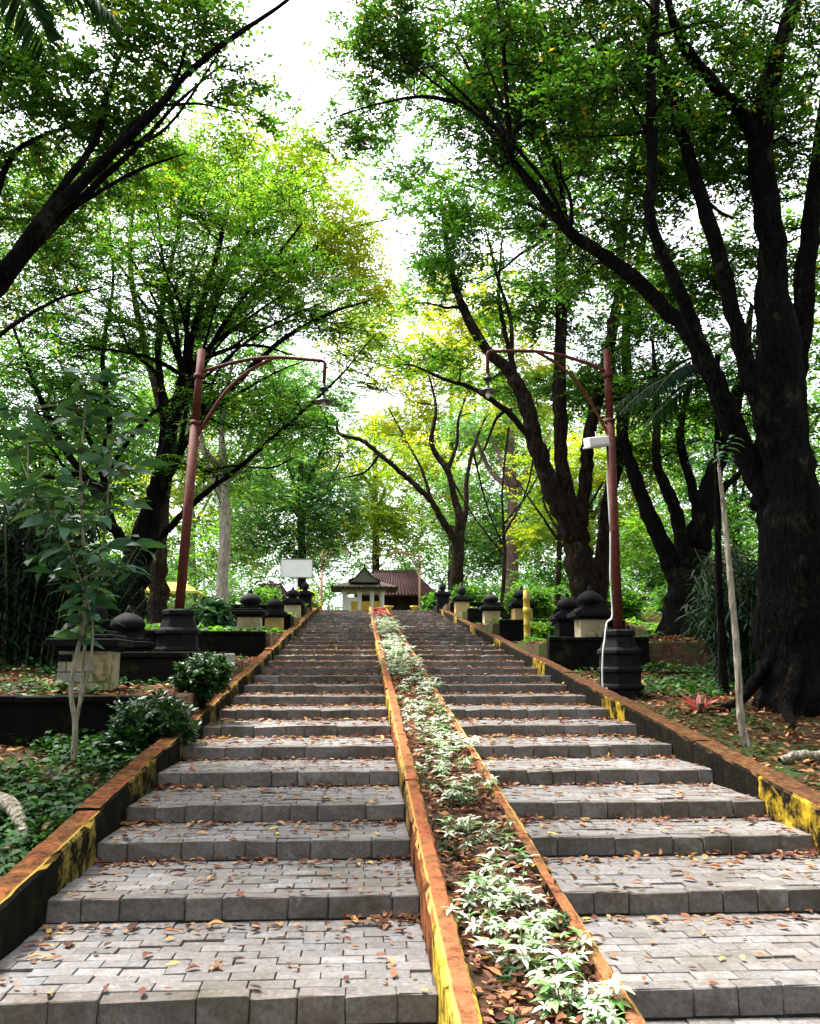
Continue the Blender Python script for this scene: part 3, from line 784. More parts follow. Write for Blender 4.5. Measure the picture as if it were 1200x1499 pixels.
# many-stemmed tree right of the stairs
YR2 = 20.0
b2 = gp(868, YR2)
make_tree("branching_tree", "tree with several upright brown stems behind the right lamp post", b2, [
    [(b2[0], b2[1], b2[2]-0.2, .5), (*at(862, 890, YR2), .36), (*at(850, 830, YR2), .33), (*at(838, 775, YR2), .29), (*at(812, 725, YR2), .24), (*at(786, 660, YR2), .20), (*at(772, 600, YR2), .18), (*at(750, 550, YR2), .15), (*at(712, 512, YR2), .12), (*at(678, 450, YR2), .10), (*at(655, 370, YR2), .07), (*at(645, 280, YR2), .03)],
    px_limb(YR2, [(850, 790, .30), (826, 700, .25), (820, 620, .23), (820, 550, .22), (822, 450, .20), (818, 330, .16), (800, 210, .11), (780, 90, .05)], 1.0),
    px_limb(YR2, [(850, 770, .24), (858, 690, .22), (862, 640, .20), (882, 550, .18), (902, 450, .16), (912, 330, .13), (930, 200, .07)], -1.0),
    px_limb(YR2, [(872, 895, .30), (880, 830, .26), (886, 750, .24), (902, 680, .21), (916, 590, .18), (918, 470, .15), (945, 340, .1)], 0.8),
    px_limb(YR2, [(782, 650, .12), (752, 612, .10), (722, 588, .085), (690, 568, .07), (650, 555, .05), (600, 534, .03), (570, 540, .015)], -1.5),
    px_limb(YR2, [(748, 600, .06), (728, 610, .05), (712, 650, .035), (700, 680, .02)], -0.5),
    px_limb(YR2, [(757, 560, .10), (742, 500, .08), (730, 430, .06), (735, 350, .03)], 0.5),
]+arching(YR2, [(820, 550), (822, 450), (775, 600), (882, 550), (902, 450), (818, 330), (750, 550)], [(700, 300), (720, 200), (760, 130), (860, 220), (900, 150), (950, 250), (650, 330), (780, 380), (860, 340), (960, 400), (620, 250), (690, 420)], .07, 1.8, 5), [pf(690, 330, 19.5, (1.5, 1.6, 1.4), 34), pf(800, 260, 20, (2.0, 2.0, 1.8), 60), pf(640, 420, 20, (0.9, 1.2, 1.0), 15), pf(760, 450, 21, (1.5, 1.5, 1.1), 32), pf(900, 430, 21, (2.0, 1.6, 1.6), 46),
    pf(860, 570, 21.5, (1.5, 1.0, .8), 22), pf(740, 570, 21.5, (1.2, 1.0, .7), 14), pf(920, 200, 20, (2, 2, 1.6), 40), pf(720, 120, 19.5, (2.2, 2, 1.5), 44), pf(600, 260, 18.6, (1.1, 1.2, 1.0), 14),
    pf(640, 540, 19.2, (1.0, .8, .4), 7)],
    M['leaf_mid'], M['bark_brown'], ll=0.12, wr=0.5, rad=0.56, twigs=11, per=10, slim=.72, tint=(0.46, 0.2), branch_r=1.9, limb_sides=20, dens=1.35)

# forked tree behind on the right
YR3 = 18.6
b3 = gp(998, YR3)
r3 = []
for ang in (180, 215, 250, 290, 330):
    c, s = math.cos(R(ang)), math.sin(R(ang))
    r3.append([(b3[0]+c*t, b3[1]+s*t, g1(b3[0]+c*t, b3[1]+s*t)+h, r) for t, h, r in ((0.2, .5, .12), (.4, .2, .15), (.75, .05, .10), (1.2, -.02, .05))])
make_tree("forked_tree", "low-forking dark tree with roots over the brown bank at the right", b3, [
    [(b3[0], b3[1], b3[2]-.2, .5), (*at(1000, 900, YR3), .42), (*at(1008, 840, YR3), .33), (*at(1024, 790, YR3), .26), (*at(1036, 720, YR3), .22), (*at(1062, 650, YR3), .16), (*at(1085, 560, YR3), .12), (*at(1100, 450, YR3), .06)],
    px_limb(YR3, [(1003, 870, .3), (980, 825, .24), (955, 765, .2), (930, 700, .17), (915, 650, .14), (900, 560, .1), (890, 470, .05)], 0.8),
    px_limb(YR3, [(1008, 840, .22), (992, 760, .17), (978, 720, .15), (960, 675, .12), (962, 600, .08), (955, 500, .04)], -0.6),
    px_limb(YR3, [(1026, 780, .16), (1010, 700, .12), (996, 640, .1), (1010, 560, .06)], 0.5),
    px_limb(YR3, [(1030, 770, .14), (1060, 715, .1), (1085, 690, .06), (1110, 640, .03)], -0.5),
], [pf(960, 600, 19, (1.5, 1.5, 1.0), 34), pf(1060, 560, 19, (1.6, 1.4, 1.2), 38), pf(900, 540, 19.5, (1.0, 1.2, .9), 18), pf(1000, 470, 19, (1.8, 1.6, 1.1), 34), pf(1120, 640, 20, (1.1, 1.2, 1.0), 18), pf(960, 680, 20.5, (1.2, .8, .5), 12), pf(1060, 760, 21, (1.0, .8, .5), 9)],
    M['leaf_mid'], M['bark_dark'], ll=0.11, wr=0.5, rad=0.58, twigs=11, per=10, tint=(0.42, 0.18), roots=r3, branch_r=1.6, dens=1.4, slim=.85)

# nearly bare tree in the middle distance
YR4 = 39.0
b4 = gp(668, YR4)
make_tree("sparse_tree", "thin nearly bare tree with crooked branches right of the stair top", b4, [
    [(b4[0], b4[1], b4[2]-.2, .36), (*at(668, 850, YR4), .30), (*at(670, 795, YR4), .28), (*at(672, 760, YR4), .2), (*at(665, 730, YR4), .17), (*at(655, 690, YR4), .14), (*at(632, 650, YR4), .11), (*at(638, 595, YR4), .07), (*at(625, 540, YR4), .03)],
    px_limb(YR4, [(668, 795, .19), (650, 765, .16), (632, 735, .14), (610, 712, .12), (585, 690, .11), (555, 665, .1), (530, 645, .09), (500, 637, .08), (493, 625, .06), (496, 612, .03)], -2),
    px_limb(YR4, [(672, 790, .16), (682, 745, .12), (683, 700, .1), (695, 650, .08), (715, 600, .04)], 1.5),
    px_limb(YR4, [(655, 690, .1), (668, 650, .08), (672, 610, .06), (690, 560, .03)], 0.5),
    px_limb(YR4, [(632, 735, .09), (618, 690, .07), (600, 655, .05), (570, 600, .03)], 1.0),
    px_limb(YR4, [(555, 665, .06), (535, 690, .05), (500, 700, .03), (470, 705, .02)], 1.0),
], [pf(600, 560, 39, (2.4, 2, 1.6), 16, .3), pf(690, 590, 39.5, (1.8, 2, 1.2), 12, .2), pf(560, 640, 39, (1.8, 1.6, .8), 9, .25), pf(640, 480, 39, (2.0, 2, 1.6), 16, .3)],
    M['leaf_fresh'], M['bark_brown'], ll=0.15, wr=0.5, rad=0.8, twigs=8, per=9, tint=(0.5, 0.2), branch_r=1.6)

# fan-shaped tree on the left
YL1 = 17.2
b5 = gp(188, YL1)
make_tree("fan_tree", "dark fan-shaped tree with many arching stems behind the left lamp post", b5, [
    [(b5[0], b5[1], b5[2]-.2, .40), (*at(190, 880, YL1), .31), (*at(202, 815, YL1), .27), (*at(220, 750, YL1), .22), (*at(238, 690, YL1), .15), (*at(252, 620, YL1), .115), (*at(268, 550, YL1), .09), (*at(288, 470, YL1), .07), (*at(318, 370, YL1), .05), (*at(340, 270, YL1), .04)],
    px_limb(YL1, [(225, 740, .2), (262, 662, .16), (300, 610, .13), (350, 555, .1), (410, 500, .075), (480, 460, .05), (540, 440, .02)], -1.5),
    px_limb(YL1, [(232, 715, .16), (240, 620, .13), (232, 520, .11), (240, 430, .09), (262, 330, .06), (270, 220, .03)], 1.4),
    px_limb(YL1, [(200, 825, .2), (165, 770, .17), (150, 735, .15), (118, 690, .12), (85, 640, .1), (50, 560, .07), (20, 480, .04)], -0.8),
    px_limb(YL1, [(158, 755, .14), (152, 690, .12), (160, 610, .1), (150, 520, .08), (165, 420, .05), (160, 320, .03)], 1.2),
    px_limb(YL1, [(205, 835, .15), (228, 795, .12), (255, 765, .1), (300, 722, .085), (345, 688, .07), (395, 645, .06), (450, 596, .045), (500, 548, .03), (540, 500, .015)], -2.2),
    px_limb(YL1, [(300, 690, .05), (345, 682, .045), (395, 685, .03), (430, 670, .02)], -1.0),
    px_limb(YL1, [(248, 640, .1), (290, 545, .08), (330, 470, .07), (385, 400, .05), (440, 330, .03)], -1.0),
    px_limb(YL1, [(262, 560, .08), (310, 520, .06), (370, 505, .05), (430, 520, .025)], 0.8),
    px_limb(YL1, [(120, 690, .08), (90, 700, .06), (40, 690, .04), (0, 660, .02)], 0.8),
]+arching(YL1, [(238, 690), (225, 735), (252, 620), (268, 550), (158, 755), (150, 700), (262, 662), (300, 610)], [(350, 380), (400, 420), (460, 400), (220, 330), (180, 360), (310, 300), (120, 420), (100, 500), (60, 500), (30, 620), (360, 480), (430, 470), (500, 430), (210, 250), (130, 350), (470, 520), (330, 560), (285, 380)], .07, 1.6, 3), [pf(330, 430, 17, (1.7, 1.6, .9), 44, .1), pf(430, 440, 16.6, (1.3, 1.4, .6), 24, .15), pf(200, 480, 17.5, (1.6, 1.5, .9), 40), pf(70, 560, 17, (1.3, 1.4, .9), 28, -.05), pf(80, 430, 17.5, (1.5, 1.5, 1.0), 34),
    pf(280, 300, 17, (1.7, 1.5, 1.0), 42, .1), pf(400, 330, 16.8, (1.3, 1.4, .8), 24, .25), pf(360, 600, 16.5, (1.2, 1.2, .45), 14, .05), pf(300, 680, 16.6, (.9, 1, .4), 8), pf(440, 620, 15.8, (.9, 1, .35), 7, .1), pf(500, 480, 16, (.8, 1, .5), 9, .3),
    pf(120, 300, 18, (1.8, 1.5, 1.2), 36), pf(60, 700, 18, (1.1, 1, .6), 10), pf(520, 560, 15.5, (.7, .8, .35), 4, .3), pf(30, 640, 17, (1.0, 1, .7), 14), pf(150, 600, 18, (1.1, 1, .6), 14), pf(40, 330, 17, (1.2, 1.2, .9), 18), pf(200, 380, 16.5, (1.2, 1, .6), 16)],
    M['leaf_mid'], M['bark_dark'], ll=0.085, wr=0.40, rad=0.70, twigs=9, per=18, flat=0.16, tint=(0.50, 0.18), branch_r=1.9, dens=1.4, slim=.64)

# near tree whose trunk stands off the left edge; its limbs reach over the stairs
YL0 = 8.6
q0 = at(-190, 900, YL0)
b6 = (float(q0[0]), YL0, g1(q0[0], YL0))
make_tree("overhanging_tree", "near dark limb reaching in from the left edge up across the sky", b6, [
    [(b6[0], b6[1], b6[2]-.2, .42), (b6[0]+.05, b6[1], b6[2]+.8, .34), (*at(-160, 700, YL0), .28), (*at(-90, 520, YL0), .13), (*at(0, 405, YL0), .088), (*at(75, 312, YL0), .068), (*at(150, 240, YL0), .052), (*at(230, 160, YL0-.2), .040), (*at(270, 112, YL0-.3), .034), (*at(330, 62, YL0-.4), .028), (*at(418, 2, YL0-.5), .019), (*at(470, -50, YL0-.6), .012)],
    px_limb(YL0, [(40, 352, .09), (95, 270, .075), (140, 205, .065), (158, 135, .05), (180, 70, .04), (215, 0, .03), (240, -80, .012)], .8),
    px_limb(YL0, [(120, 268, .06), (190, 190, .05), (250, 130, .04), (272, 60, .03), (272, 5, .022), (280, -60, .01)], .4),
    px_limb(YL0, [(-60, 490, .10), (-20, 340, .08), (20, 225, .05), (100, 185, .035), (160, 160, .015)], 1.2),
    px_limb(YL0, [(-90, 520, .12), (-60, 300, .09), (-10, 150, .07), (20, 0, .05), (30, -140, .03)], .5),
    px_limb(YL0, [(235, 155, .03), (290, 152, .022), (350, 165, .012)], .3),
    px_limb(YL0, [(-30, 460, .10), (60, 350, .08), (140, 270, .06), (210, 205, .045), (260, 150, .03), (330, 90, .018)], .5),
    px_limb(YL0, [(60, 330, .05), (130, 290, .04), (200, 250, .03), (270, 225, .015)], .5),
    px_limb(YL0, [(180, 215, .035), (240, 190, .028), (300, 110, .02), (340, 40, .012)], -.3),
    px_limb(YL0, [(-150, 660, .12), (-80, 560, .07), (0, 490, .045), (80, 440, .03), (150, 420, .015)], 1.5),
], [pf(110, 90, 8.8, (1.0, 1.0, .7), 34), pf(230, 40, 8.6, (.6, .7, .45), 16), pf(30, 190, 9.4, (.9, .9, .7), 26), pf(-40, 20, 9, (1.2, 1.2, 1.0), 28), pf(200, 240, 9.6, (.8, .8, .5), 18), pf(50, 360, 9.8, (.8, .8, .5), 16), pf(100, -140, 8.6, (1.6, 1.4, .8), 30), pf(330, 130, 8.5, (.35, .4, .25), 4),
    pf(-150, 260, 8.6, (1.2, 1.5, 1.2), 20), pf(20, 450, 10.2, (.8, .8, .4), 9), pf(300, 40, 8.4, (.45, .6, .4), 9), pf(160, 160, 9.2, (.8, .8, .5), 18), pf(90, 260, 9.8, (.8, .8, .4), 14), pf(370, 180, 9.5, (.5, .6, .35), 6)],
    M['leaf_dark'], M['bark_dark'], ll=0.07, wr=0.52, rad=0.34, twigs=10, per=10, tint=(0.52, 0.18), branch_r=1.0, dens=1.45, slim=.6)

# bright young-leaved tree behind the fan tree
YL3 = 27.0
b7 = gp(232, YL3)
make_tree("fresh_leaved_tree", "tall tree with yellow-green young leaves above the left of the stairs", b7, [
    [(b7[0], b7[1], b7[2]-.2, .34), (*at(232, 850, YL3), .28), (*at(236, 760, YL3), .25), (*at(248, 640, YL3), .22), (*at(280, 520, YL3), .18), (*at(330, 400, YL3), .13), (*at(390, 290, YL3), .08), (*at(420, 210, YL3), .03)],
    px_limb(YL3, [(255, 610, .16), (330, 480, .13), (410, 400, .1), (500, 340, .07), (570, 320, .02)], -1),
    px_limb(YL3, [(248, 640, .14), (210, 500, .11), (190, 380, .08), (200, 250, .03)], 1),
], [pf(430, 270, 26.5, (2.0, 2.0, 1.5), 48, .15), pf(340, 250, 27, (2.2, 2, 1.6), 52, -.02), pf(500, 340, 26, (1.7, 1.8, 1.4), 38, .3), pf(450, 400, 27.5, (2.0, 1.8, 1.4), 40, .12), pf(220, 260, 27.5, (2.4, 2, 1.8), 50, -.1), pf(540, 420, 26.5, (1.2, 1.5, 1.1), 20, .4), pf(330, 380, 28, (2.5, 1.5, 1.5), 40, 0), pf(100, 330, 28, (2.5, 2, 2), 40, -.15)],
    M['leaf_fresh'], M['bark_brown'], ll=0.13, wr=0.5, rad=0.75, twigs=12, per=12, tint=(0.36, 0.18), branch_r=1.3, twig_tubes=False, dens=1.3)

# trees of the wood behind
def wood_tree(px, Y, trunk_px, h_px, puffs, leaf, bark, label, lean=0, ll=0.17, rad=1.0, tint=(0.45, 0.2), twigs=11, per=10, name="wood_tree", wr=0.55):
    b = gp(px, Y)
    r = trunk_px*Y/F_PX*0.5
    top = at(px+lean, h_px, Y)
    l0 = [(b[0], b[1], b[2]-.3, r*1.25), (b[0], b[1], b[2]+.4, r), (*(0.5*np.array(b)+0.5*top + np.array([.1, 0, 0])), r*0.8), (*top, r*0.45), (top[0]+.3, top[1], top[2]+2.5, 0.05)]
    limbs = [l0]
    for s in (-1, 1, -0.5, .6):
        t = random.uniform(0.45, 0.8)
        st = np.array(b)*(1-t)+top*t
        limbs.append([(*st, r*0.5), (st[0]+s*1.2, st[1]+random.uniform(-1, 1), st[2]+1.5, r*0.35), (st[0]+s*2.2, st[1]+random.uniform(-1.5, 1.5), st[2]+3.4, 0.05)])
    make_tree(name, label, b, limbs, [pf(*p) for p in puffs], leaf, bark, ll=ll, wr=wr, rad=rad, twigs=twigs+2, per=per+2,
              group="trees of the wood behind", tint=tint, twig_tubes=False, branch_r=1.6, limb_sides=8, dens=1.45)
LM, LF, LR = M['leaf_mid'], M['leaf_far'], M['leaf_fresh']
wood_tree(325, 33, 20, 620, [(330, 560, 33, (2.6, 2, 1.8), 36, 0), (260, 600, 34, (2.2, 2, 1.6), 28, .1), (400, 620, 33, (2.2, 2, 1.4), 26, .1), (350, 700, 34, (1.8, 1.5, .9), 14, .2), (320, 480, 33, (2.4, 2, 1.5), 26)], LM, M['bark_pale'],
          "tree with pale slim trunk left of the white signboard", ll=.15, rad=.9)
wood_tree(548, 83, 13, 640, [(560, 640, 83, (4.5, 3, 3.0), 40, .15), (500, 700, 61, (3.5, 3, 2.6), 34, 0), (620, 700, 62, (4, 3, 2.6), 34, .2), (560, 770, 61, (4, 3, 2.0), 34, .1), (480, 780, 62, (3, 3, 1.6), 22, -.1)], LR, M['bark_brown'],
          "leafy yellow-green tree rising behind the tiled roof at the stair top", ll=.24, rad=1.4, tint=(.40, .2))
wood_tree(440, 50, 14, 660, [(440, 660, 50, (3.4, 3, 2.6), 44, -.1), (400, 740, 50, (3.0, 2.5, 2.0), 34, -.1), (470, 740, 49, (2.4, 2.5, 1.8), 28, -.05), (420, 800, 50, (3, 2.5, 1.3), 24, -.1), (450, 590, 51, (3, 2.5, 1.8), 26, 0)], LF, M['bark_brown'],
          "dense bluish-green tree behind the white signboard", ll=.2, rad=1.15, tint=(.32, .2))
wood_tree(748, 50, 23, 640, [(740, 620, 51, (3.8, 3, 2.2), 40, .1), (690, 740, 52, (3.4, 2.5, 2.0), 32, .1), (790, 700, 52, (3, 2.5, 2), 28, .2), (760, 800, 53, (3, 2.5, 1.5), 24, .1), (700, 810, 53, (2.6, 2.5, 1.2), 18, 0)], LF, M['bark_red'],
          "tree with a thick reddish bare trunk right of the thin branching tree", ll=.2, rad=1.2)
wood_tree(816, 44, 9, 700, [(830, 690, 45, (3, 2.5, 2), 30, .25), (800, 770, 46, (2.4, 2, 1.4), 20, .2), (900, 760, 45, (3, 2.5, 2.4), 34, .2), (920, 660, 46, (3.2, 2.5, 2.4), 34, .2)], LR, M['bark_brown'],
          "slim tree with light green leaves between the two big right-hand trees", ll=.19, rad=1.1, tint=(.35, .18))
wood_tree(735, 33, 7, 720, [(730, 500, 34, (2.4, 2, 2), 30, .4), (760, 580, 34, (2.2, 2, 1.6), 28, .35), (690, 440, 35, (2.2, 2, 2), 24, .4)], LR, M['bark_brown'],
          "small tree with bright yellow leaves showing behind the right lamp", ll=.15, rad=.9, tint=(.5, .2))
wood_tree(1075, 38, 14, 690, [(1060, 700, 39, (3.4, 2.5, 2.4), 36, .1), (1000, 780, 40, (2.8, 2, 1.8), 28, .1), (1130, 760, 38, (3, 2.5, 2.2), 30, 0), (1170, 620, 38, (3, 2.5, 2.8), 36, 0), (1000, 640, 40, (3, 2, 2), 26, .1), (940, 830, 42, (2.5, 2, 1.0), 16, .2), (1050, 850, 42, (2.2, 2, .8), 10, .1)], LM, M['bark_brown'],
          "leafy tree filling the gap beside the great trunk at the right", ll=.17, rad=1.0)
wood_tree(60, 36, 14, 640, [(60, 640, 36, (3.0, 2.5, 2.2), 34, 0), (20, 760, 36, (3, 2.5, 2), 30, -.1), (130, 720, 37, (2.8, 2.5, 2), 30, .1), (200, 640, 37, (2.6, 2.5, 2), 28, .1), (-40, 560, 36, (3, 2.5, 2.5), 26, 0), (100, 540, 37, (3, 2.5, 2), 30, .1)], LM, M['bark_brown'],
          "leafy tree far back at the left behind the fan-shaped tree", ll=.17, rad=1.0)
wood_tree(280, 58, 12, 680, [(290, 700, 58, (4, 3, 2.6), 34, .3), (230, 760, 58, (3.6, 3, 2.2), 28, .35), (350, 770, 57, (3.4, 3, 2), 28, .25), (300, 620, 59, (4, 3, 2.4), 30, .2), (290, 820, 59, (3.4, 3, 1.2), 16, .3)], LR, M['bark_pale'],
          "sunlit light-green tree seen past the left lamp post", ll=.22, rad=1.3, tint=(.3, .18))
wood_tree(660, 78, 12, 560, [(640, 540, 78, (6, 4, 4), 44, .3), (560, 500, 79, (5, 4, 4), 36, .4), (720, 640, 78, (6, 4, 4), 40, .2), (610, 640, 78, (6, 4, 3.5), 36, .3), (660, 760, 78, (7, 4, 3), 40, .1)], LR, M['bark_brown'],
          "tallest pale yellow-green tree at the far end of the stairs", ll=.3, rad=1.8, tint=(.4, .2))
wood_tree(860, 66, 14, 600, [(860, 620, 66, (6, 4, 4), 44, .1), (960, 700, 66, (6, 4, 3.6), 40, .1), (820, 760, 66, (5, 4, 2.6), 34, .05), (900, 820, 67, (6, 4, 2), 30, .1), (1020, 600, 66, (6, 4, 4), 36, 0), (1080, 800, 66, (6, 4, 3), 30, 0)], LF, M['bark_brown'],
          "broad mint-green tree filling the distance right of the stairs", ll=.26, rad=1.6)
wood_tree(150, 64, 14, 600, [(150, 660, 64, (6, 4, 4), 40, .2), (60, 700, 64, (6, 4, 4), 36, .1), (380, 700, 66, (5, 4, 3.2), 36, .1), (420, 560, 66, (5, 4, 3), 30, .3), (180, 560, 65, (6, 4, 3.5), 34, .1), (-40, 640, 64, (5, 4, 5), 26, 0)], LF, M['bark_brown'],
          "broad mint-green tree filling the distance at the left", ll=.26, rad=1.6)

# trees standing round the photographer, outside the frame: unseen, added to shade the scene
SIDE = [((-7.0, -3.5), "behind the photographer at the left"), ((1.0, -8.0), "straight behind the photographer"), ((7.5, -3.0), "behind the photographer at the right"),
        ((-9.0, 3.5), "left of the near steps"), ((9.5, 4.0), "right of the near steps"), ((-11.5, 11.0), "far left of the terrace"), ((13.0, 12.0), "far right past the great trunk"),
        ((-14.5, 21.0), "left behind the cane clumps"), ((15.5, 22.0), "right behind the forked tree"), ((-6.0, -10.0), "farther behind at the left"), ((8.0, -11.0), "farther behind at the right")]
for (x, y), where in SIDE:
    z = g1(x, y); r = .28
    lim = [[(x, y, z-.2, r*1.3), (x, y, z+1, r), (x+.2, y, z+4, r*.8), (x, y+.2, z+8, r*.5), (x, y, z+12, .05)]]
    for q in range(5):
        a_ = q*1.26+x; lim.append([(x+.1, y, z+3+q*.6, .14), (x+1.4*math.cos(a_), y+1.4*math.sin(a_), z+5+q*.6, .1), (x+3*math.cos(a_), y+3*math.sin(a_), z+7.5+q*.5, .04)])
    make_tree("added_shade_tree", f"leafy tree added for shade outside the picture, {where}", (x, y, z), lim,
              [((x, y, z+8.5), (3.6, 3.6, 2.6), 70), ((x+1, y+1, z+5.5), (3.4, 3.4, 1.8), 44), ((x-1, y-1, z+11), (2.8, 2.8, 1.6), 30), ((x, y-1, z+3.4), (2.6, 2.6, 1.0), 22)],
              M['leaf_dark'], M['bark_dark'], ll=.21, wr=.6, rad=.9, twigs=12, per=10, twig_tubes=False, branch_r=1.3, dens=1.5, group="shade trees added outside the picture")
def mass(name, label, C, rad, twigs, per, ll, leaf, tint):
    arr, _ = clump_leaves(C, rad, twigs, per, ll, .55, .45, np.clip(rng.normal(tint, .22, len(C)), 0, .95), .1)
    tag(link_mesh(name, np_mesh(name, arr[0], arr[1], leaf, arr[2])), label, "wood", None, "stuff")
n = 1150
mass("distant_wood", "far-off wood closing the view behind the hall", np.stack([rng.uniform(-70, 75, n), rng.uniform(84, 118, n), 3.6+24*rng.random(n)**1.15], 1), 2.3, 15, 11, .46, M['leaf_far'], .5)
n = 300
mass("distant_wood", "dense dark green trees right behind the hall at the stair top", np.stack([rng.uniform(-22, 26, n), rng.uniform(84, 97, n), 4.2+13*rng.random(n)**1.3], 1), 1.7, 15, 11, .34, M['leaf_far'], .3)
n = 950
x_ = np.where(rng.random(n) < .5, rng.uniform(-42, -7.5, n), rng.uniform(8.5, 46, n)); y_ = rng.uniform(46, 80, n)
mass("undergrowth", "leafy undergrowth between the far trunks", np.stack([x_, y_, G(x_, y_)+.4+5.5*rng.random(n)**1.7], 1), 1.4, 13, 11, .27, M['leaf_mid'], .5)

n = 260
x_ = np.where(rng.random(n) < .5, rng.uniform(-26, -5.5, n), rng.uniform(6.5, 28, n)); y_ = rng.uniform(37, 47, n)
mass("undergrowth", "low leafy undergrowth on the level ground behind the terraces", np.stack([x_, y_, G(x_, y_)+.2+2.2*rng.random(n)**1.6], 1), .9, 12, 10, .17, M['leaf_mid'], .42)

# ------------------------------------------------------------------ lamp posts
def lamp_post(px, Y, side, label, lean=0.0, far=False, ped=True, top_py=None):
    b = gp(px, Y)
    root = empty("lamp_post", b, label, "lamp", "arched lamp posts beside the stairs")
    mat = M['pale_rust'] if far else M['rust_paint']
    H0 = 0.95 if ped else 0.05
    if ped:
        mb = MB()
        prof = [(0.30, -0.25), (0.30, 0.10), (0.335, 0.11), (0.335, 0.16), (0.30, 0.18), (0.30, 0.34), (0.33, 0.35), (0.33, 0.40), (0.30, 0.42), (0.29, 0.60), (0.325, 0.61), (0.32, 0.66), (0.27, 0.70), (0.235, 0.80), (0.21, 0.86), (0.245, 0.875), (0.24, 0.94), (0.19, 0.96)]
        mb.lathe(prof, 8, square=True)
        mb.build("pedestal", M['black_stone'], root, bevel=0.008)
    zt = top_py
    tilt = Matrix.Rotation(lean, 4, 'Y')
    def L(x, y, z):
        p = tilt @ Vector((x, y, z-H0)); return (p.x, p.y, p.z+H0)
    mb = MB(); mb.tube([L(0, 0, H0-.3), L(0, 0, zt-1.15)], 0.070, 14); mb.tube([L(0, 0, zt-1.15), L(0, 0, zt)], 0.058, 14)
    post = mb.build("post", mat, root)
    for z in (zt-1.15, zt-0.42):
        mb = MB(); mb.tube([L(0, 0, z-.035), L(0, 0, z+.035)], 0.080, 14); mb.build("collar", mat, post)
    s = side
    arm = smooth_path([(0, 0, zt-.36, .03), (s*.35, 0, zt-.22, .03), (s*.75, 0, zt-.10, .03), (s*1.15, 0, zt-.05, .03), (s*1.55, 0, zt-.055, .03), (s*1.84, 0, zt-.065, .03)], 5)
    ar = .055 if far else .028
    mb = MB(); mb.tube([L(*p[:3]) for p in arm], ar, 8); mb.tube([L(s*1.84, 0, zt-.065), L(s*1.87, 0, zt-.10), L(s*1.87, 0, zt-.42)], ar, 8)
    mb.build("arm", mat, root)
    br = smooth_path([(0.0, 0, zt-1.45, .03), (s*.18, 0, zt-1.05, .03), (s*.42, 0, zt-.62, .03), (s*.72, 0, zt-.30, .03), (s*1.08, 0, zt-.065, .03)], 5)
    mb = MB(); mb.tube([L(*p[:3]) for p in br], .05 if far else .026, 8); mb.build("brace", mat, root)
    if not far:
        p = L(s*1.87, 0, zt-.42)
        mb = MB(); mb.lathe([(.02, 0), (.035, -.02), (.03, -.05), (.06, -.06), (.075, -.085), (.06, -.11), (.02, -.125), (.015, -.20)], 14, p)
        cap = mb.build("lamp_cap", M['dark_metal'], root)
        mb = MB(); mb.lathe([(.018, -.19), (.035, -.215), (.05, -.235), (.11, -.262), (.145, -.285), (.147, -.292), (.10, -.272), (.045, -.245), (.01, -.24)], 18, p)
        mb.build("lamp_shade", M['shade_metal'], root)
        mb = MB(); mb.lathe([(.02, -.25), (.028, -.30), (.04, -.33), (.036, -.37), (.012, -.395)], 12, p)
        mb.build("bulb", M['bulb'], root)
    return root
YLAMP = 12.9
lp_l = lamp_post(262, YLAMP, 1, "rust-red lamp post on black pedestal left of the stairs, arm towards the steps", R(2.3), False, True, float(at(297, 512, YLAMP)[2]-gp(262, YLAMP)[2]))
lp_r = lamp_post(904, YLAMP, -1, "rust-red lamp post on stepped black pedestal right of the stairs, cable down its side", 0.0, False, True, float(at(890, 512, YLAMP)[2]-gp(904, YLAMP)[2]))
lamp_post(470, 58, 1, "small far lamp post left of the tiled roof at the stair top", 0, True, False, float(at(474, 806, 58)[2]-gp(470, 58)[2]))
lamp_post(614, 58, -1, "small far lamp post right of the tiled roof at the stair top", 0, True, False, float(at(614, 808, 58)[2]-gp(614, 58)[2]))

# white floodlight box on the right post and its cable
xb, yb, zb = gp(904, YLAMP)
fl = empty("floodlight", tuple(at(873, 648, YLAMP-0.05)), "white boxy floodlight fixed to the right lamp post", "floodlight")
fl.rotation_euler = (R(8), R(-10), R(14))
mb = MB(); mb.box(-.17, .17, -.10, .10, -.045, .085); mb.build("housing", M['white_paint'], fl, bevel=0.012)
mb = MB(); mb.box(-.185, .185, -.115, .115, -.075, -.046); mb.build("front_frame", M['grey_paint'], fl, bevel=0.006)
mb = MB(); mb.box(.17, .30, -.015, .015, 0.0, .03); mb.box(.0, .02, -.01, .01, .085, .17); mb.build("bracket", M['grey_paint'], fl)
pts = [(at(888, 690, YLAMP-.11)), at(893, 780, YLAMP-.11), at(893, 850, YLAMP-.11), at(896, 900, YLAMP-.13), at(888, 912, YLAMP-.28), at(885, 935, YLAMP-.36), at(882, 960, YLAMP-.40), at(882, 1003, YLAMP-.42), at(889, 1008, YLAMP-.45)]
sp = smooth_path([(*p, .011) for p in pts], 6)
V_, F_ = tube_np(sp[:, :3], sp[:, 3], 6)
tag(link_mesh("power_cable", np_mesh("power_cable", V_, F_, M['cable'], smooth=True)), "white power cable running down the right lamp post to the ground", "cable")

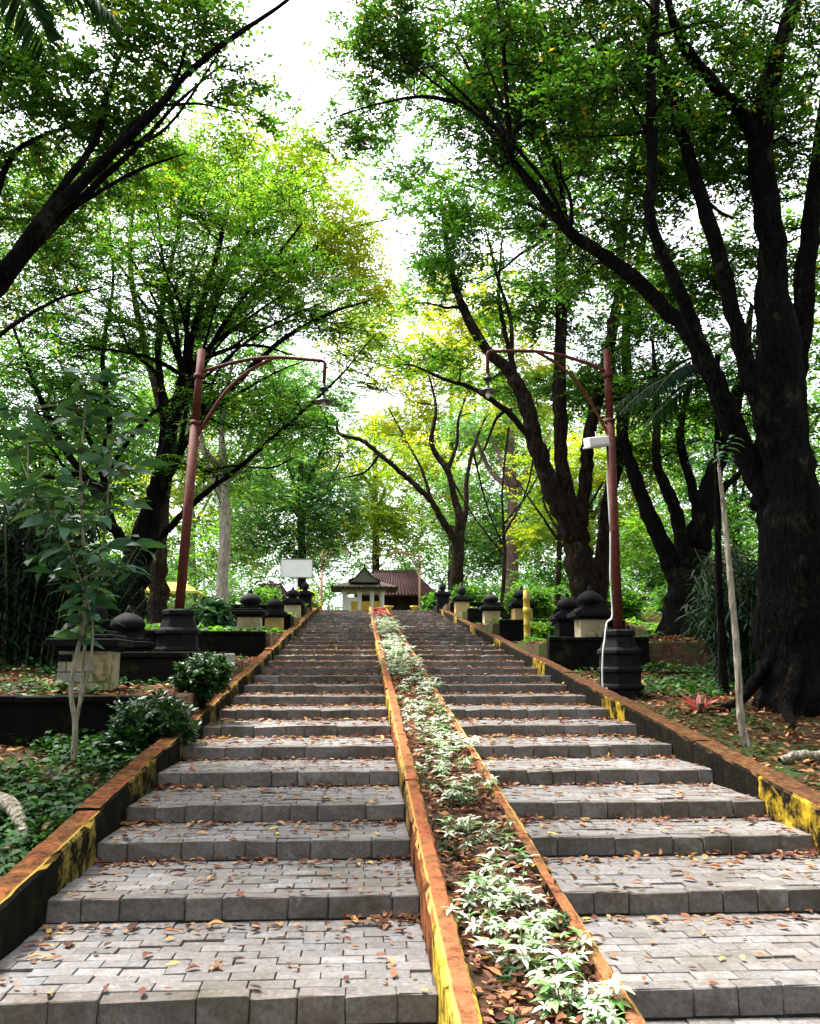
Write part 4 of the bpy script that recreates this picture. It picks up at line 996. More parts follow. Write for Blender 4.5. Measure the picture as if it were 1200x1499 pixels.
# ------------------------------------------------------------------ pillars with onion finials
def pillar(px, Y, s, label, block, slim=False, sink=0.0, wide=1.0):
    b = gp(px, Y)
    root = empty("finial_pillar", (b[0], b[1], b[2]-sink), label, "pillar", "pillars with black finials along the terraces")
    root.rotation_euler[2] = random.uniform(-.05, .05)
    w = .26*s*wide
    hb = .50*s
    mb = MB()
    mb.box(-w*1.08, w*1.08, -w*1.08, w*1.08, -.3, .06*s)
    mb.build("plinth", M['black_stone'], root, bevel=.008)
    mb = MB()
    mb.box(-w, w, -w, w, .055*s, hb)
    mb.build("block", block, root, bevel=.012)
    mb = MB()
    for (a, z0, z1) in ((1.15, hb-.002, hb+.05*s), (1.45, hb+.049*s, hb+.13*s), (1.2, hb+.129*s, hb+.18*s), (.85, hb+.179*s, hb+.23*s)):
        mb.box(-w*a, w*a, -w*a, w*a, z0, z1)
    mb.build("cap", M['black_stone'], root, bevel=.006)
    k = .62 if slim else .95
    prof = [(.20*k, 0), (.17*k, .04), (.15*k, .06), (.24*k, .09), (.265*k, .15), (.25*k, .21), (.20*k, .27), (.12*k, .315), (.06*k, .345), (.05*k, .36), (.055*k, .375), (.03*k, .42), (.008, .46)]
    mb = MB(); mb.lathe([(r*s, z*s*(1.1 if slim else .95)) for r, z in prof], 16, (0, 0, hb+.228*s)); mb.build("finial", M['black_stone'], root)
    return root
near_pillar = pillar(136, 10.5, 1.0, "pillar of cream blocks with broad black cap beside the slim sapling, left terrace", M['cream_block'], True, 0.02, 1.05)
near_block = [o for o in near_pillar.children if o.name.startswith('block')][0]
pillar(188, 12.6, 0.95, "black onion-topped pillar just right of the cream block pillar", M['black_stone'], False, .1, .9)
pillar(366, 19.6, 0.95, "tallest of the stained pillars on the dark wall left of the stairs", M['cream_block'], False, .10)
pillar(402, 24.6, 0.95, "pillar with yellowed block, second up the left terraces, below the signboard", M['ochre_block'], False, .05)
pillar(428, 29.5, 0.95, "pillar with mossy block directly under the signboard pole", M['cream_block'], False, .0)
pillar(446, 33.5, 0.9, "small dark pillar nearest the stair top on the left", M['black_stone'], True, .0)
pillar(864, 16.9, 1.0, "pillar with mossy cream block beside the right lamp pedestal", M['cream_block'], False, .02)
pillar(831, 18.6, .95, "all-black onion-topped pillar left of the mossy cream block pillar", M['black_stone'], False, .05)
pillar(764, 22.8, .9, "pillar with yellowish block behind the yellow bamboo post", M['ochre_block'], False, .05)
pillar(719, 27.5, .95, "black finial pillar left of the round clipped bush", M['cream_block'], False, .02)
pillar(676, 33.0, 1.0, "pillar with peeling block in front of the thin bare tree", M['ochre_block'], True, 0)
pillar(648, 35.8, .9, "small dark pillar nearest the stair top on the right", M['black_stone'], True, 0)

# patchwork of small facing stones on the near left pillar
random.seed(4)
zz = .06
while zz < .47:
    h = random.uniform(.085, .12); x = -.27
    while x < .22:
        w = random.uniform(.10, .19); w = min(w, .272-x)
        if random.random() > .18:
            mb = MB(); mb.box(x, x+w-.012, -.273-.012-random.uniform(.012, .026), -.265, zz, min(zz+h-.012, .492))
            mb.build("stone", random.choice([M['cream_block'], M['ochre_block'], M['grey_stone'], M['black_stone'], M['cream_block']]), near_block, bevel=.006)
        x += w
    zz += h

# ------------------------------------------------------------------ terrace walls
def wall(name, x0, x1, y, h_top, label, mat, th=.22, cope=True, down=.7):
    """low wall across the slope; its foot follows the ground in front"""
    xm = (x0+x1)/2
    root = empty(name, (xm, y, h_top-down), label, "wall")
    n = max(1, int((x1-x0)/.35)); L_ = (x1-x0)/n
    mb = MB(); mb.box(x0-xm, x1-xm, -th/2, th/2, 0-.4, down-.07)
    mb.build("wall_body", mat, root, bevel=.01)
    for i in range(n):
        mb = MB(); a = x0-xm+i*L_
        mb.box(a+.004, a+L_-.004, -th/2-.035, th/2+.035, down-.072+random.uniform(0, .004), down+random.uniform(-.006, .006))
        mb.build("coping_stone", mat, root, bevel=.010)
    return root
zt = lambda y, i: float(S(y))+.45
wall("retaining_wall", -4.7, -1.93, 9.55, zt(9.6, 0)+.03, "long dark retaining wall behind the sapling at the left", M['black_wall'], down=.75)
wall("retaining_wall", -5.2, -1.93, 18.45, zt(18.5, 0)+.06, "dark retaining wall under the tallest stained pillar left of the stairs", M['black_wall'])
wall("retaining_wall", -5.2, -1.93, 24.95, zt(25.0, 0)+.06, "dark wall on the second left terrace below the signboard", M['black_wall'])
wall("retaining_wall", -5.2, -1.93, 30.95, zt(31.0, 0)+.06, "dark wall on the highest left terrace", M['black_wall'])
wall("retaining_wall", 3.44, 5.3, 16.25, zt(16.3, 0)+.12, "black retaining wall under the mossy cream pillar right of the stairs", M['black_wall'], down=.8)
wall("low_wall", 5.32, 8.6, 16.7, zt(16.3, 0)-.03, "low brown wall along the root-covered bank at the right", M['brown_wall'], down=.45)
wall("retaining_wall", 3.44, 6.6, 21.95, zt(22., 0)+.10, "black wall behind the yellow bamboo post", M['black_wall'])
wall("retaining_wall", 3.44, 6.6, 28.45, zt(28.5, 0)+.08, "black wall under the finial pillar left of the round bush", M['black_wall'])
wall("retaining_wall", 3.44, 6.6, 33.95, zt(34., 0)+.06, "black wall nearest the stair top on the right", M['black_wall'])
p = gp(232, 11.7)
wall("low_wall", p[0]-.75, p[0]+.65, 11.75, p[2]+.42, "short black wall between the near pillars and the leafy bush, left", M['black_wall'], down=.5)

# ------------------------------------------------------------------ signboard, plank, stone, bamboo
b = gp(433, 31.5)
sg = empty("signboard", b, "blank white signboard on a thin pole left of the stair top", "signboard")
c = at(434, 832, 31.5)
mb = MB(); mb.tube([(0, .03, -.3), (0, .03, c[2]-b[2]-.2)], .035, 10); mb.build("pole", M['white_paint'], sg)
mb = MB(); dx = float(c[0]-b[0]); dz = float(c[2]-b[2])
mb.box(dx-.55, dx+.55, -.02, .01, dz-.31, dz+.31); mb.build("panel", M['white_paint'], sg, bevel=.004)
mb = MB()
for (x0, x1, z0, z1) in ((-.575, .575, .308, .34), (-.575, .575, -.34, -.308), (-.575, -.548, -.31, .31), (.548, .575, -.31, .31)):
    mb.box(dx+x0, dx+x1, -.03, .018, dz+z0, dz+z1)
mb.build("frame", M['grey_stone'], sg)
b = gp(287, 13.4)
mb = MB(); mb.box(-.075, .075, -.02, .02, -.05, .52); o = mb.build("leaning_plank", M['wood_pale'], None, (b[0], b[1], b[2]+.18), (R(-14), R(-8), R(6)), bevel=.004)
tag(o, "pale wooden plank leaning just right of the left lamp pedestal", "plank")
b = gp(330, 14.2)
mb = MB(); mb.box(-.17, .17, -.12, .12, -.06, .14); o = mb.build("stone_block", M['grey_stone'], None, (b[0], b[1], b[2]+.12), (R(2), R(-3), R(12)), bevel=.015)
tag(o, "grey stone block lying beside the leaning plank", "stone")
b = gp(771, 20.4)
bp = empty("bamboo_post", b, "yellow bamboo post standing by the right kerb", "post")
ztop = float(at(771, 864, 20.4)[2]-b[2])
mb = MB(); prof = []
z = -.2
while z < ztop:
    prof += [(.075, z), (.082, z+.012), (.082, z+.03), (.074, z+.045)]; z += .30
prof.append((.074, ztop)); mb.lathe(prof, 12); mb.build("cane", M['bamboo'], bp)
mb = MB(); mb.lathe([(.079, ztop-.55), (.084, ztop-.55), (.084, ztop-.40), (.079, ztop-.40)], 12); mb.build("painted_band", M['yellow_paint'], bp)

# ------------------------------------------------------------------ buildings
def hip_roof(mb, w, d, z0, h, ridge, curve=0.0):
    v = [(-w/2, -d/2, z0), (w/2, -d/2, z0), (w/2, d/2, z0), (-w/2, d/2, z0), (-ridge/2, 0, z0+h), (ridge/2, 0, z0+h)]
    v += [(x, y, z-.12) for x, y, z in v[:4]]
    mb.add(v, [(0, 1, 5, 4), (1, 2, 5), (2, 3, 4, 5), (3, 0, 4), (6, 7, 1, 0), (7, 8, 2, 1), (8, 9, 3, 2), (9, 6, 0, 3), (9, 8, 7, 6)])
# entrance pavilion in front of the hall
YP = 66.0
pz = TOP_Z
pc = at(533, 880, YP)
pv = empty("gate_pavilion", (pc[0], YP, pz), "small white-columned entrance pavilion with pointed gable at the stair top", "pavilion")
zc = float(at(533, 868, YP)[2]-pz)          # underside of the eaves
for x in (-1.45, -.35, .55, 1.3):
    mb = MB(); mb.lathe([(.22, 0), (.22, .3), (.17, .34), (.16, zc-.25), (.2, zc-.2), (.21, zc)], 12, (x+.0, -1.2, 0)); mb.build("column", M['white_paint'], pv)
for x in (-1.45, 1.3):
    mb = MB(); mb.lathe([(.22, 0), (.22, .3), (.17, .34), (.16, zc-.25), (.2, zc-.2), (.21, zc)], 12, (x, 1.2, 0)); mb.build("column", M['white_paint'], pv)
mb = MB(); mb.box(-1.7, 1.6, -1.42, 1.42, zc-.005, zc+.28); mb.build("beam", M['cream_wall'], pv)
mb = MB(); mb.box(-.95, 1.15, -1.3, -1.1, 0, float(at(533, 882, YP)[2]-pz)); mb.build("parapet", M['yellow_paint'], pv)
mb = MB(); mb.box(-1.35, -.45, -1.28, -1.12, 0, float(at(533, 876, YP)[2]-pz)); mb.build("parapet", M['white_paint'], pv)
rz = zc+.28
mb = MB(); hip_roof(mb, 4.9, 4.0, rz+.02, .55, 2.4); mb.build("roof", M['roof_dark'], pv)
for q in range(13):
    x = -2.3+q*.385
    mb = MB(); mb.box(x-.05, x+.05, -2.06, -1.98, rz-.14, rz+.05); mb.build("eave_tile", M['roof_tile'], pv)
gv = [(-1.15, -1.25, rz+.42), (1.15, -1.25, rz+.42), (.62, -1.25, rz+.72), (.28, -1.25, rz+1.12), (0, -1.25, rz+1.45), (-.28, -1.25, rz+1.12), (-.62, -1.25, rz+.72)]
mb = MB(); n_ = len(gv)
mb.add(gv+[(x, .6, z) for x, y, z in gv], [tuple(range(n_))[::-1], tuple(range(n_, 2*n_))]+[(i, (i+1) % n_, n_+(i+1) % n_, n_+i) for i in range(n_)][::1])
gab = mb.build("gable", M['grey_stone'], pv)
mb = MB(); mb.tube([(x*1.04, -1.3, z+.03) for x, y, z in gv[1:]]+[(gv[0][0]*1.04, -1.3, gv[0][2]+.03)], .07, 6); mb.build("gable_trim", M['roof_dark'], gab)
mb = MB(); mb.lathe([(.1, 0), (.07, .1), (.11, .18), (.02, .42)], 8, (0, -1.2, rz+1.42)); mb.build("finial", M['dark_metal'], gab)
# hall with tiled roof
YH = 76.0
hc = at(578, 880, YH)
hl = empty("tiled_hall", (hc[0], YH, pz), "long dark open hall under a maroon tiled roof behind the white-columned pavilion", "hall")
ze = float(at(560, 874, YH)[2]-pz); zr = float(at(560, 838, YH)[2]-pz)
mb = MB(); mb.box(-2.9, 2.7, -1.0, 2.4, 0, ze+.3); mb.build("wall", M['dark_wood'], hl)
for x in (-2.9, -1.6, .3, 1.5, 2.8):
    mb = MB(); mb.box(x-.12, x+.12, -1.6, -1.36, 0, ze+.2); mb.build("post", M['dark_wood'], hl)
mb = MB()
hip_roof(mb, 7.0, 6.0, ze, zr-ze, 3.4)
rf = mb.build("roof", M['roof_tile'], hl)
for i in range(24):                                       # ribs of the front slope
    x = -3.3+i*.287
    xt = max(-1.65, min(1.65, x*.52))
    mb = MB(); mb.tube([(x, -3.02, ze+.02), (xt, -.02, zr+.02)], .07, 5); mb.build("tile_rib", M['roof_tile'], rf)
mb = MB(); mb.box(-1.8, 1.8, -.14, .14, zr-.05, zr+.2); mb.build("ridge", M['roof_dark'], rf)
# second roof far left
c = at(398, 860, 62)
h2 = empty("tiled_house", (c[0], 62, pz), "low house with maroon tiled roof behind the left pillars", "house")
z2 = float(at(398, 878, 62)[2]-pz); z3 = float(at(398, 844, 62)[2]-pz)
mb = MB(); mb.box(-1.1, 1.0, -1.2, 1.4, 0, z2+.15); mb.build("wall", M['dark_wood'], h2)
mb = MB(); hip_roof(mb, 3.0, 4.0, z2, (z3-z2)*.7, 1.2); rf2 = mb.build("roof", M['roof_tile'], h2)
for i in range(8):
    x = -1.4+i*.4; xt = max(-.58, min(.58, x*.5))
    mb = MB(); mb.tube([(x, -2.02, z2+.02), (xt, -.02, z2+(z3-z2)*.7+.02)], .06, 5); mb.build("tile_rib", M['roof_tile'], rf2)
# kiosk with yellow roof far left
c = at(252, 880, 47)
k1 = empty("kiosk", (c[0], 47, pz), "pale kiosk with yellow roof seen left of the left lamp post", "kiosk")
za = float(at(250, 868, 47)[2]-pz); zb2 = float(at(250, 848, 47)[2]-pz)
mb = MB(); mb.box(-1.2, 1.2, -.8, 1.2, 0, za+.15); mb.build("wall", M['cream_wall'], k1)
for x in (-1.4, 0, 1.4):
    mb = MB(); mb.box(x-.06, x+.06, -1.25, -1.13, 0, za+.1); mb.build("post", M['dark_wood'], k1)
mb = MB(); hip_roof(mb, 3.0, 3.0, za, (zb2-za)*.8, 1.2); mb.build("roof", M['yellow_paint'], k1)
mb = MB(); mb.box(-.8, .5, -.83, -.78, .5, za-.15); mb.build("window", M['grey_paint'], k1)
# red-and-white posts and the red-doored building far right
c = at(926, 890, 40)
g2 = empty("gate_posts", (c[0], 40, pz), "pair of white and red painted gate posts far behind the right lamp pedestal", "gate")
h = float(at(926, 880, 40)[2]-pz)
for x, m_ in ((-.28, M['white_paint']), (-.02, M['red_paint']), (.26, M['white_paint'])):
    mb = MB(); mb.lathe([(.15, 0), (.15, h*.9), (.19, h*.92), (.19, h)], 12, (x, 0, 0)); mb.build("post", m_, g2)
mb = MB(); mb.box(-.7, .7, -.3, .3, h, h+.16); mb.box(-.55, .55, -.22, .22, h+.158, h+.34); mb.build("lintel", M['dark_wood'], g2)
c = at(1040, 885, 42)
h3 = empty("red_door_house", (c[0], 42, pz), "white house with bright red door seen between the right-hand trunks", "house")
h = float(at(1040, 850, 42)[2]-pz)
mb = MB(); mb.box(-1.6, 1.9, 0, 3, 0, h); mb.build("wall", M['white_paint'], h3)
mb = MB(); mb.box(-.95, -.1, -.04, .02, 0, h*.93); d_ = mb.build("door", M['red_paint'], h3)
mb = MB(); mb.box(-1.05, -.95, -.05, .02, 0, h*.96); mb.box(-.1, 0, -.05, .02, 0, h*.96); mb.build("door_frame", M['yellow_paint'], h3)
mb = MB(); mb.box(.5, 1.3, -.03, .02, h*.45, h*.85); mb.build("window", M['dark_metal'], h3)
mb = MB(); hip_roof(mb, 4.6, 5.0, h, 1.2, 2.0); mb.build("roof", M['roof_tile'], h3)
# small golden urns at the head of the stairs
for px, lab in ((569, "golden urn on the left of the planter head at the stair top"), (607, "golden urn by the foot of the far right lamp post")):
    c = at(px, 895, TOP_Y+3.0)
    mb = MB(); zt_ = float(at(px, 887, TOP_Y+3.0)[2]-TOP_Z)
    mb.lathe([(.14, 0), (.14, .05), (.06, .1), (.06, zt_*.45), (.10, zt_*.55), (.2, zt_*.8), (.23, zt_), (.19, zt_), (.1, zt_*.8)], 12)
    tag(mb.build("urn", M['yellow_paint'], None, (c[0], TOP_Y+3.0, TOP_Z)), lab, "urn")

# ------------------------------------------------------------------ saplings, palms, shrubs
def big_leaves(P, D, L, wr=.36, droop=.25, tint=None, up=0.8):
    n = len(P)
    Nn = np.array([0, 0, up]) + rng.normal(0, .35, (n, 3))
    return leaf_arrays(P, D, Nn, L, wr, np.clip(rng.normal(.5, .25, n), 0, 1) if tint is None else tint, .18, droop, True)
# slim pale sapling with large glossy leaves
YS = 8.4
bs = gp(107, YS)
sap = empty("sapling", bs, "slim sapling with pale twin stems and large glossy leaves at the left", "sapling", None)
inv = -np.array(bs)
stems = [px_limb(YS, [(108, 1112, .030), (110, 1060, .026), (104, 1010, .022), (112, 960, .02), (122, 910, .018), (125, 840, .016), (120, 760, .014), (118, 680, .012), (125, 600, .008), (132, 560, .004)]),
         px_limb(YS, [(110, 1065, .020), (118, 1020, .018), (122, 970, .016), (130, 900, .014), (150, 800, .012), (160, 700, .010), (165, 620, .006)], .3),
         px_limb(YS, [(112, 1045, .014), (126, 1000, .012), (136, 930, .010), (128, 880, .008), (100, 800, .008), (70, 740, .006), (40, 700, .004)], -.3)]
arrs = [(*tube_np(smooth_path(s, 5)[:, :3]+inv, smooth_path(s, 5)[:, 3], 7), np.zeros(0)) for s in stems]
for i, s in enumerate(arrs):
    link_mesh("stem", np_mesh("stem", s[0], s[1], M['bark_pale'], smooth=True), sap)
tips = []
for s in stems:
    sp = smooth_path(s, 5)
    tips.append(sp[len(sp)*2//5:, :3])
tips = np.concatenate(tips)
extra = np.array([at(px, py, YS+d) for px, py, d in ((60, 815, -.1), (100, 800, -.2), (180, 830, -.1), (190, 690, .1), (60, 640, 0), (40, 600, .1), (185, 740, 0), (150, 585, 0), (105, 860, -.1), (130, 880, 0), (20, 660, 0), (180, 640, 0), (80, 690, -.2), (150, 660, -.2), (70, 845, 0), (150, 820, -.2), (20, 720, .1), (100, 620, .2), (60, 760, .1), (140, 760, -.1), (110, 730, .2), (200, 800, .1), (40, 640, -.2), (15, 600, .2), (170, 560, .1), (200, 610, .1))])
tw = []
for e in extra:
    j = np.argmin(np.linalg.norm(tips-e, axis=1)+.3*np.maximum(tips[:, 2]-e[2], 0))
    pth = np.array([tips[j], (tips[j]+e)/2+np.array([0, 0, .05]), e])+inv
    tw.append((*tube_np(pth, np.array([.008, .006, .004]), 5), np.zeros(8)))
A = join_arrays(tw); link_mesh("twigs", np_mesh("twigs", A[0], A[1], M['twig'], smooth=True), sap)["kind"] = "stuff"
P_, D_, L_ = [], [], []
cl = np.concatenate([extra, tips[::3]])
for c in cl:
    n = 7
    for i in range(n):
        a = 2*math.pi*(i/n)+random.uniform(-.3, .3)
        D_.append((math.cos(a), math.sin(a), random.uniform(-.35, .45))); P_.append(c+rng.normal(0, .04, 3)); L_.append(random.uniform(.19, .32))
A = big_leaves(np.array(P_)+inv, np.array(D_), np.array(L_), .38, .3)
link_mesh("foliage", np_mesh("foliage", *A[:2], M['leaf_glossy'], A[2]), sap)

def frond(base, d, length, n=34, ll=.30, arch=.55, wr=.085):
    """arched palm frond: rachis path and leaflets"""
    d = unit(np.array(d, float)); t = np.linspace(0, 1, 14)[:, None]
    path = base + d*length*t + np.array([0, 0, -arch*length])*t**2.2
    rach = (*tube_np(path, np.linspace(.012, .003, 14), 5), np.zeros(65))
    tt = np.linspace(.14, 1, n); ip = np.stack([np.interp(tt, t[:, 0], path[:, q]) for q in range(3)], 1)
    tg = unit(np.gradient(ip, axis=0)); sd = unit(np.cross(tg, np.array([0, 0, 1.0])))
    Ls = ll*np.sin(np.pi*np.clip(tt*.9+.1, 0, 1))**.6*rng.uniform(.85, 1.1, n)+.04
    out = []
    for s in (-1, 1):
        D = sd*s*.8+tg*.65+np.array([0, 0, -.25])+rng.normal(0, .06, (n, 3))
        out.append(leaf_arrays(ip, D, np.array([0, 0, 1.0])+sd*s*-.3+rng.normal(0, .1, (n, 3)), Ls, wr, np.clip(rng.normal(.5, .25, n), 0, 1), .2, .28, True))
    return rach, join_arrays(out)
def palm(name, label, base, stem, crown_pts, mats, cat="palm", ll=.36):
    root = empty(name, base, label, cat); inv = -np.array(base)
    sp = smooth_path(stem, 8)
    rr = sp[:, 3]*(1+.06*np.sin(np.arange(len(sp))*2.2))
    V_, F_ = tube_np(sp[:, :3]+inv, rr, 9)
    link_mesh("stem", np_mesh("stem", V_, F_, mats[0], smooth=True), root)
    for (b, d, ln, ar) in crown_pts:
        ra, lv = frond(np.array(b)+inv, d, ln, int(ln*34), ll, ar)
        fo = link_mesh("frond_rib", np_mesh("frond_rib", ra[0], ra[1], M['twig'], smooth=True), root)
        link_mesh("leaflets", np_mesh("leaflets", lv[0], lv[1], mats[1], lv[2]), fo)
    return root
YP2 = 9.4
bp_ = gp(1087, YP2)
st = smooth_path([(bp_[0], bp_[1], bp_[2]-.1, .044), (*at(1085, 1060, YP2), .041), (*at(1078, 950, YP2), .037), (*at(1068, 840, YP2), .033), (*at(1058, 735, YP2), .026), (*at(1053, 690, YP2), .018), (*at(1050, 650, YP2), .007)], 8)
stk = empty("slim_sapling", bp_, "slim pale bare stem leaning beside the great trunk at the right", "sapling"); inv = -np.array(bp_)
st[1:-1, :2] += rng.normal(0, .0015, (len(st)-2, 2))
V_, F_ = tube_np(st[:, :3]+inv, st[:, 3]*(1+.07*np.sin(np.arange(len(st))*2.2)), 9)
link_mesh("stem", np_mesh("stem", V_, F_, M['bark_pale'], smooth=True), stk)
P_, D_, L_, tw = [], [], [], []
for i in range(6):
    c0 = st[len(st)-9+i, :3]; a_ = random.uniform(0, 6.28); e = c0+np.array([math.cos(a_)*.35, math.sin(a_)*.35, random.uniform(.05, .3)])
    tw.append((*tube_np(np.array([c0, (c0+e)/2, e])+inv, np.array([.006, .005, .003]), 5), np.zeros(10)))
    for q in range(6):
        P_.append(c0+(e-c0)*(.4+.1*q)); D_.append((math.cos(a_+(-1)**q), math.sin(a_+(-1)**q), -.1)); L_.append(random.uniform(.10, .18))
A = join_arrays(tw); link_mesh("twigs", np_mesh("twigs", A[0], A[1], M['bark_dark'], smooth=True), stk)["kind"] = "stuff"
A = big_leaves(np.array(P_)+inv, np.array(D_), np.array(L_), .36, .3); link_mesh("foliage", np_mesh("foliage", *A[:2], M['leaf_glossy'], A[2]), stk)
YPM = 12.9
pm = gp(1052, YPM); tp = at(1048, 545, YPM); tq = at(1050, 520, YPM)
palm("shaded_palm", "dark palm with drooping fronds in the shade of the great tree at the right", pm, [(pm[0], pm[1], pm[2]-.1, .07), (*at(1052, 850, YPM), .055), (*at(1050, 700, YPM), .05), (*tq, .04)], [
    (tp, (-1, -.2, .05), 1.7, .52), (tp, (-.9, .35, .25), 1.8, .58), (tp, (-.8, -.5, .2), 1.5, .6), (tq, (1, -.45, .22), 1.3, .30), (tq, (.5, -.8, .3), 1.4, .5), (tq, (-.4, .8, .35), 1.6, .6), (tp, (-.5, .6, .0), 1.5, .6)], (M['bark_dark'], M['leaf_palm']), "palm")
# hanging frond at the top left
c = at(108, -30, 6.6)
pb_ = gp(-230, 6.4)
palm("leaning_palm", "palm off the left edge whose dark frond hangs at the top left corner", pb_, [(pb_[0], pb_[1], pb_[2]-.1, .07), (pb_[0]+.3, pb_[1], 2.4, .06), (float(at(-60, 40, 6.5)[0]), 6.5, float(at(-60, 40, 6.5)[2]), .05), (float(at(-20, -60, 6.6)[0]), 6.6, float(at(-20, -60, 6.6)[2]), .04)],
     [(at(-20, -60, 6.6), (.95, 0, .1), 1.15, .62), (at(-20, -60, 6.6), (.5, -.8, .3), 1.0, .6), (at(-20, -60, 6.6), (-.8, .3, .3), 1.1, .6), (at(-20, -60, 6.6), (.2, .9, .4), 1.1, .6)], (M['bark_brown'], M['leaf_palm']))

def cane_clump(name, label, base, rx, ry, h, ncane, leaf_len, per=26, cat="bamboo"):
    """dense clump of arching canes with long narrow leaves"""
    root = empty(name, base, label, cat); arr, ca = [], []
    for i in range(ncane):
        a = random.uniform(0, 6.28); q = math.sqrt(random.random())
        x, y = rx*q*math.cos(a)*.6, ry*q*math.sin(a)*.6
        hh = h*random.uniform(.45, 1.0); ox, oy = rx*math.cos(a)*q*.9, ry*math.sin(a)*q*.9
        t = np.linspace(0, 1, 9)[:, None]
        path = np.array([x, y, -.2])+np.array([ox, oy, 0])*t**2*.8+np.array([0, 0, hh+.2])*(t-.12*t**3)
        ca.append((*tube_np(path, np.linspace(.016, .004, 9), 4), np.zeros(32)))
        tt = rng.uniform(.12, 1, per); ip = np.stack([np.interp(tt, t[:, 0], path[:, q_]) for q_ in range(3)], 1)
        D = rng.normal(0, 1, (per, 3)); D[:, 2] = D[:, 2]*.3-.35
        arr.append(leaf_arrays(ip, D, np.array([0, 0, 1.0])+rng.normal(0, .4, (per, 3)), leaf_len*rng.uniform(.6, 1.2, per), .11, np.clip(rng.normal(.4, .25, per), 0, 1), .2, .3, True))
    A = join_arrays(ca); link_mesh("canes", np_mesh("canes", A[0], A[1], M['twig'], smooth=True), root)
    A = join_arrays(arr); link_mesh("foliage", np_mesh("foliage", A[0], A[1], M['leaf_palm'], A[2]), root)
    return root
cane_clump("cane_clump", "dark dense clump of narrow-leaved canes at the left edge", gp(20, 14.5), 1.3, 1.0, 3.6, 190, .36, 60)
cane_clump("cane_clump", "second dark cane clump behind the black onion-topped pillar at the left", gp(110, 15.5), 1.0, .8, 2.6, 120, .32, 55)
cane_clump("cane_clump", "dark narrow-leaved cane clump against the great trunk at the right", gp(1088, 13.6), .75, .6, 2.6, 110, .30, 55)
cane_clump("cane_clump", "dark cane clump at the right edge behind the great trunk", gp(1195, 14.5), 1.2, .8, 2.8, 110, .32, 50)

def shrub(name, label, base, r, n, ll, leaf, wr=.45, flatz=.8, stem_h=0.0, shell=.35, cat="bush", tint=.5):
    root = empty(name, base, label, cat)
    C = puff_points((0, 0, r*flatz*.75+stem_h), (r, r, r*flatz), n, shell); C[:, 2] = np.maximum(C[:, 2], .05)
    out = unit(C-np.array([0, 0, r*.4+stem_h]))
    arr, tw = clump_leaves(C, r*.26, 6, 7, ll, wr, .8, np.clip(rng.normal(tint, .2, n), 0, 1), .05, out)
    link_mesh("foliage", np_mesh("foliage", arr[0], arr[1], leaf, arr[2]), root)
    st = []
    for c in C[::max(1, n//40)]:
        st.append((*tube_np(np.array([[c[0]*.1, c[1]*.1, -.15], c*np.array([.5, .5, .45]), c]), np.array([.016, .01, .004])*(r/.5), 5), np.zeros(10)))
    A = join_arrays(st); link_mesh("stems", np_mesh("stems", A[0], A[1], M['bark_brown'], smooth=True), root)
    return root
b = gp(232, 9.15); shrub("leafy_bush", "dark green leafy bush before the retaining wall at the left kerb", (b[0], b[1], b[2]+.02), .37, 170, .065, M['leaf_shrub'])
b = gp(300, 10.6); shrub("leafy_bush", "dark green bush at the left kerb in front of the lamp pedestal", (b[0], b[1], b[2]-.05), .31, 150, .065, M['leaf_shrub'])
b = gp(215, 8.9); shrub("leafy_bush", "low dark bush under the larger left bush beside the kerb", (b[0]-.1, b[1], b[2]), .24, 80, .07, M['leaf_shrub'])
b = gp(757, 24.5); shrub("clipped_bush", "round clipped light-green bush behind the bamboo post", (b[0], b[1], b[2]+.3), .33, 150, .07, M['leaf_mid'], .5, 1.0, .1, .25, tint=.75)
b = gp(785, 26.5); shrub("leafy_bush", "loose light-green bush right of the clipped round bush", (b[0], b[1], b[2]+.1), .5, 130, .1, M['leaf_mid'], .5, 1.0, .1)
b = gp(770, 21.2); shrub("leafy_bush", "low yellowish bush between the bamboo post and black pillar", (b[0]+.35, b[1], b[2]), .34, 90, .09, M['leaf_mid'], tint=.8)
b = gp(452, 36.5); shrub("leafy_bush", "yellow-green bush below the far left lamp post", (b[0]-.2, b[1], b[2]), .6, 110, .12, M['leaf_fresh'], tint=.7)
b = gp(300, 24); shrub("leafy_bush", "dark broad-leaved bush behind the left lamp post", b, .7, 110, .2, M['leaf_glossy'])
for i, (px, Y, r, lab) in enumerate(((640, 41, .7, "bush beside the small dark pillar at the stair top, right"), (690, 38, .8, "green bush behind the peeling pillar right of the stairs"), (520, 90, 2.2, "far dark bush behind the hall at the stair top"),
        (905, 29, .8, "green bush behind the right lamp pedestal"), (1000, 33, .9, "green bush behind the forked tree"), (390, 42, .9, "green bush behind the left terrace pillars"), (150, 30, 1.0, "green bush behind the dark fan-shaped tree"))):
    shrub("leafy_bush", lab, gp(px, Y), r, 120, .15 if r < 2 else .3, M['leaf_mid'])

# red-leaved bromeliad on the right bank
b = gp(1016, 11.4)
br = empty("red_bromeliad", b, "small plant with red upright leaves on the leafy ground at the right", "plant")
P_, D_, L_ = [], [], []
for i in range(15):
    a = random.uniform(0, 6.28)
    D_.append((math.cos(a)*1.0, math.sin(a)*.5, random.uniform(.15, .9))); P_.append((0, 0, .0)); L_.append(random.uniform(.18, .36))
for i in range(6):
    P_.append((.06+i*.055, -.05, .07+.004*i)); D_.append((random.uniform(-.2, .3), 0, 1)); L_.append(random.uniform(.08, .15))
A = big_leaves(np.array(P_), np.array(D_), np.array(L_), .26, .12)
link_mesh("leaves", np_mesh("leaves", *A[:2], M['leaf_red'], A[2]), br)
mb = MB(); mb.tube([(0, 0, -.05), (0, 0, .08), (.15, -.05, .1), (.4, -.05, .09)], [.03, .03, .02, .008], 6); mb.build("stem", M['root'], br)

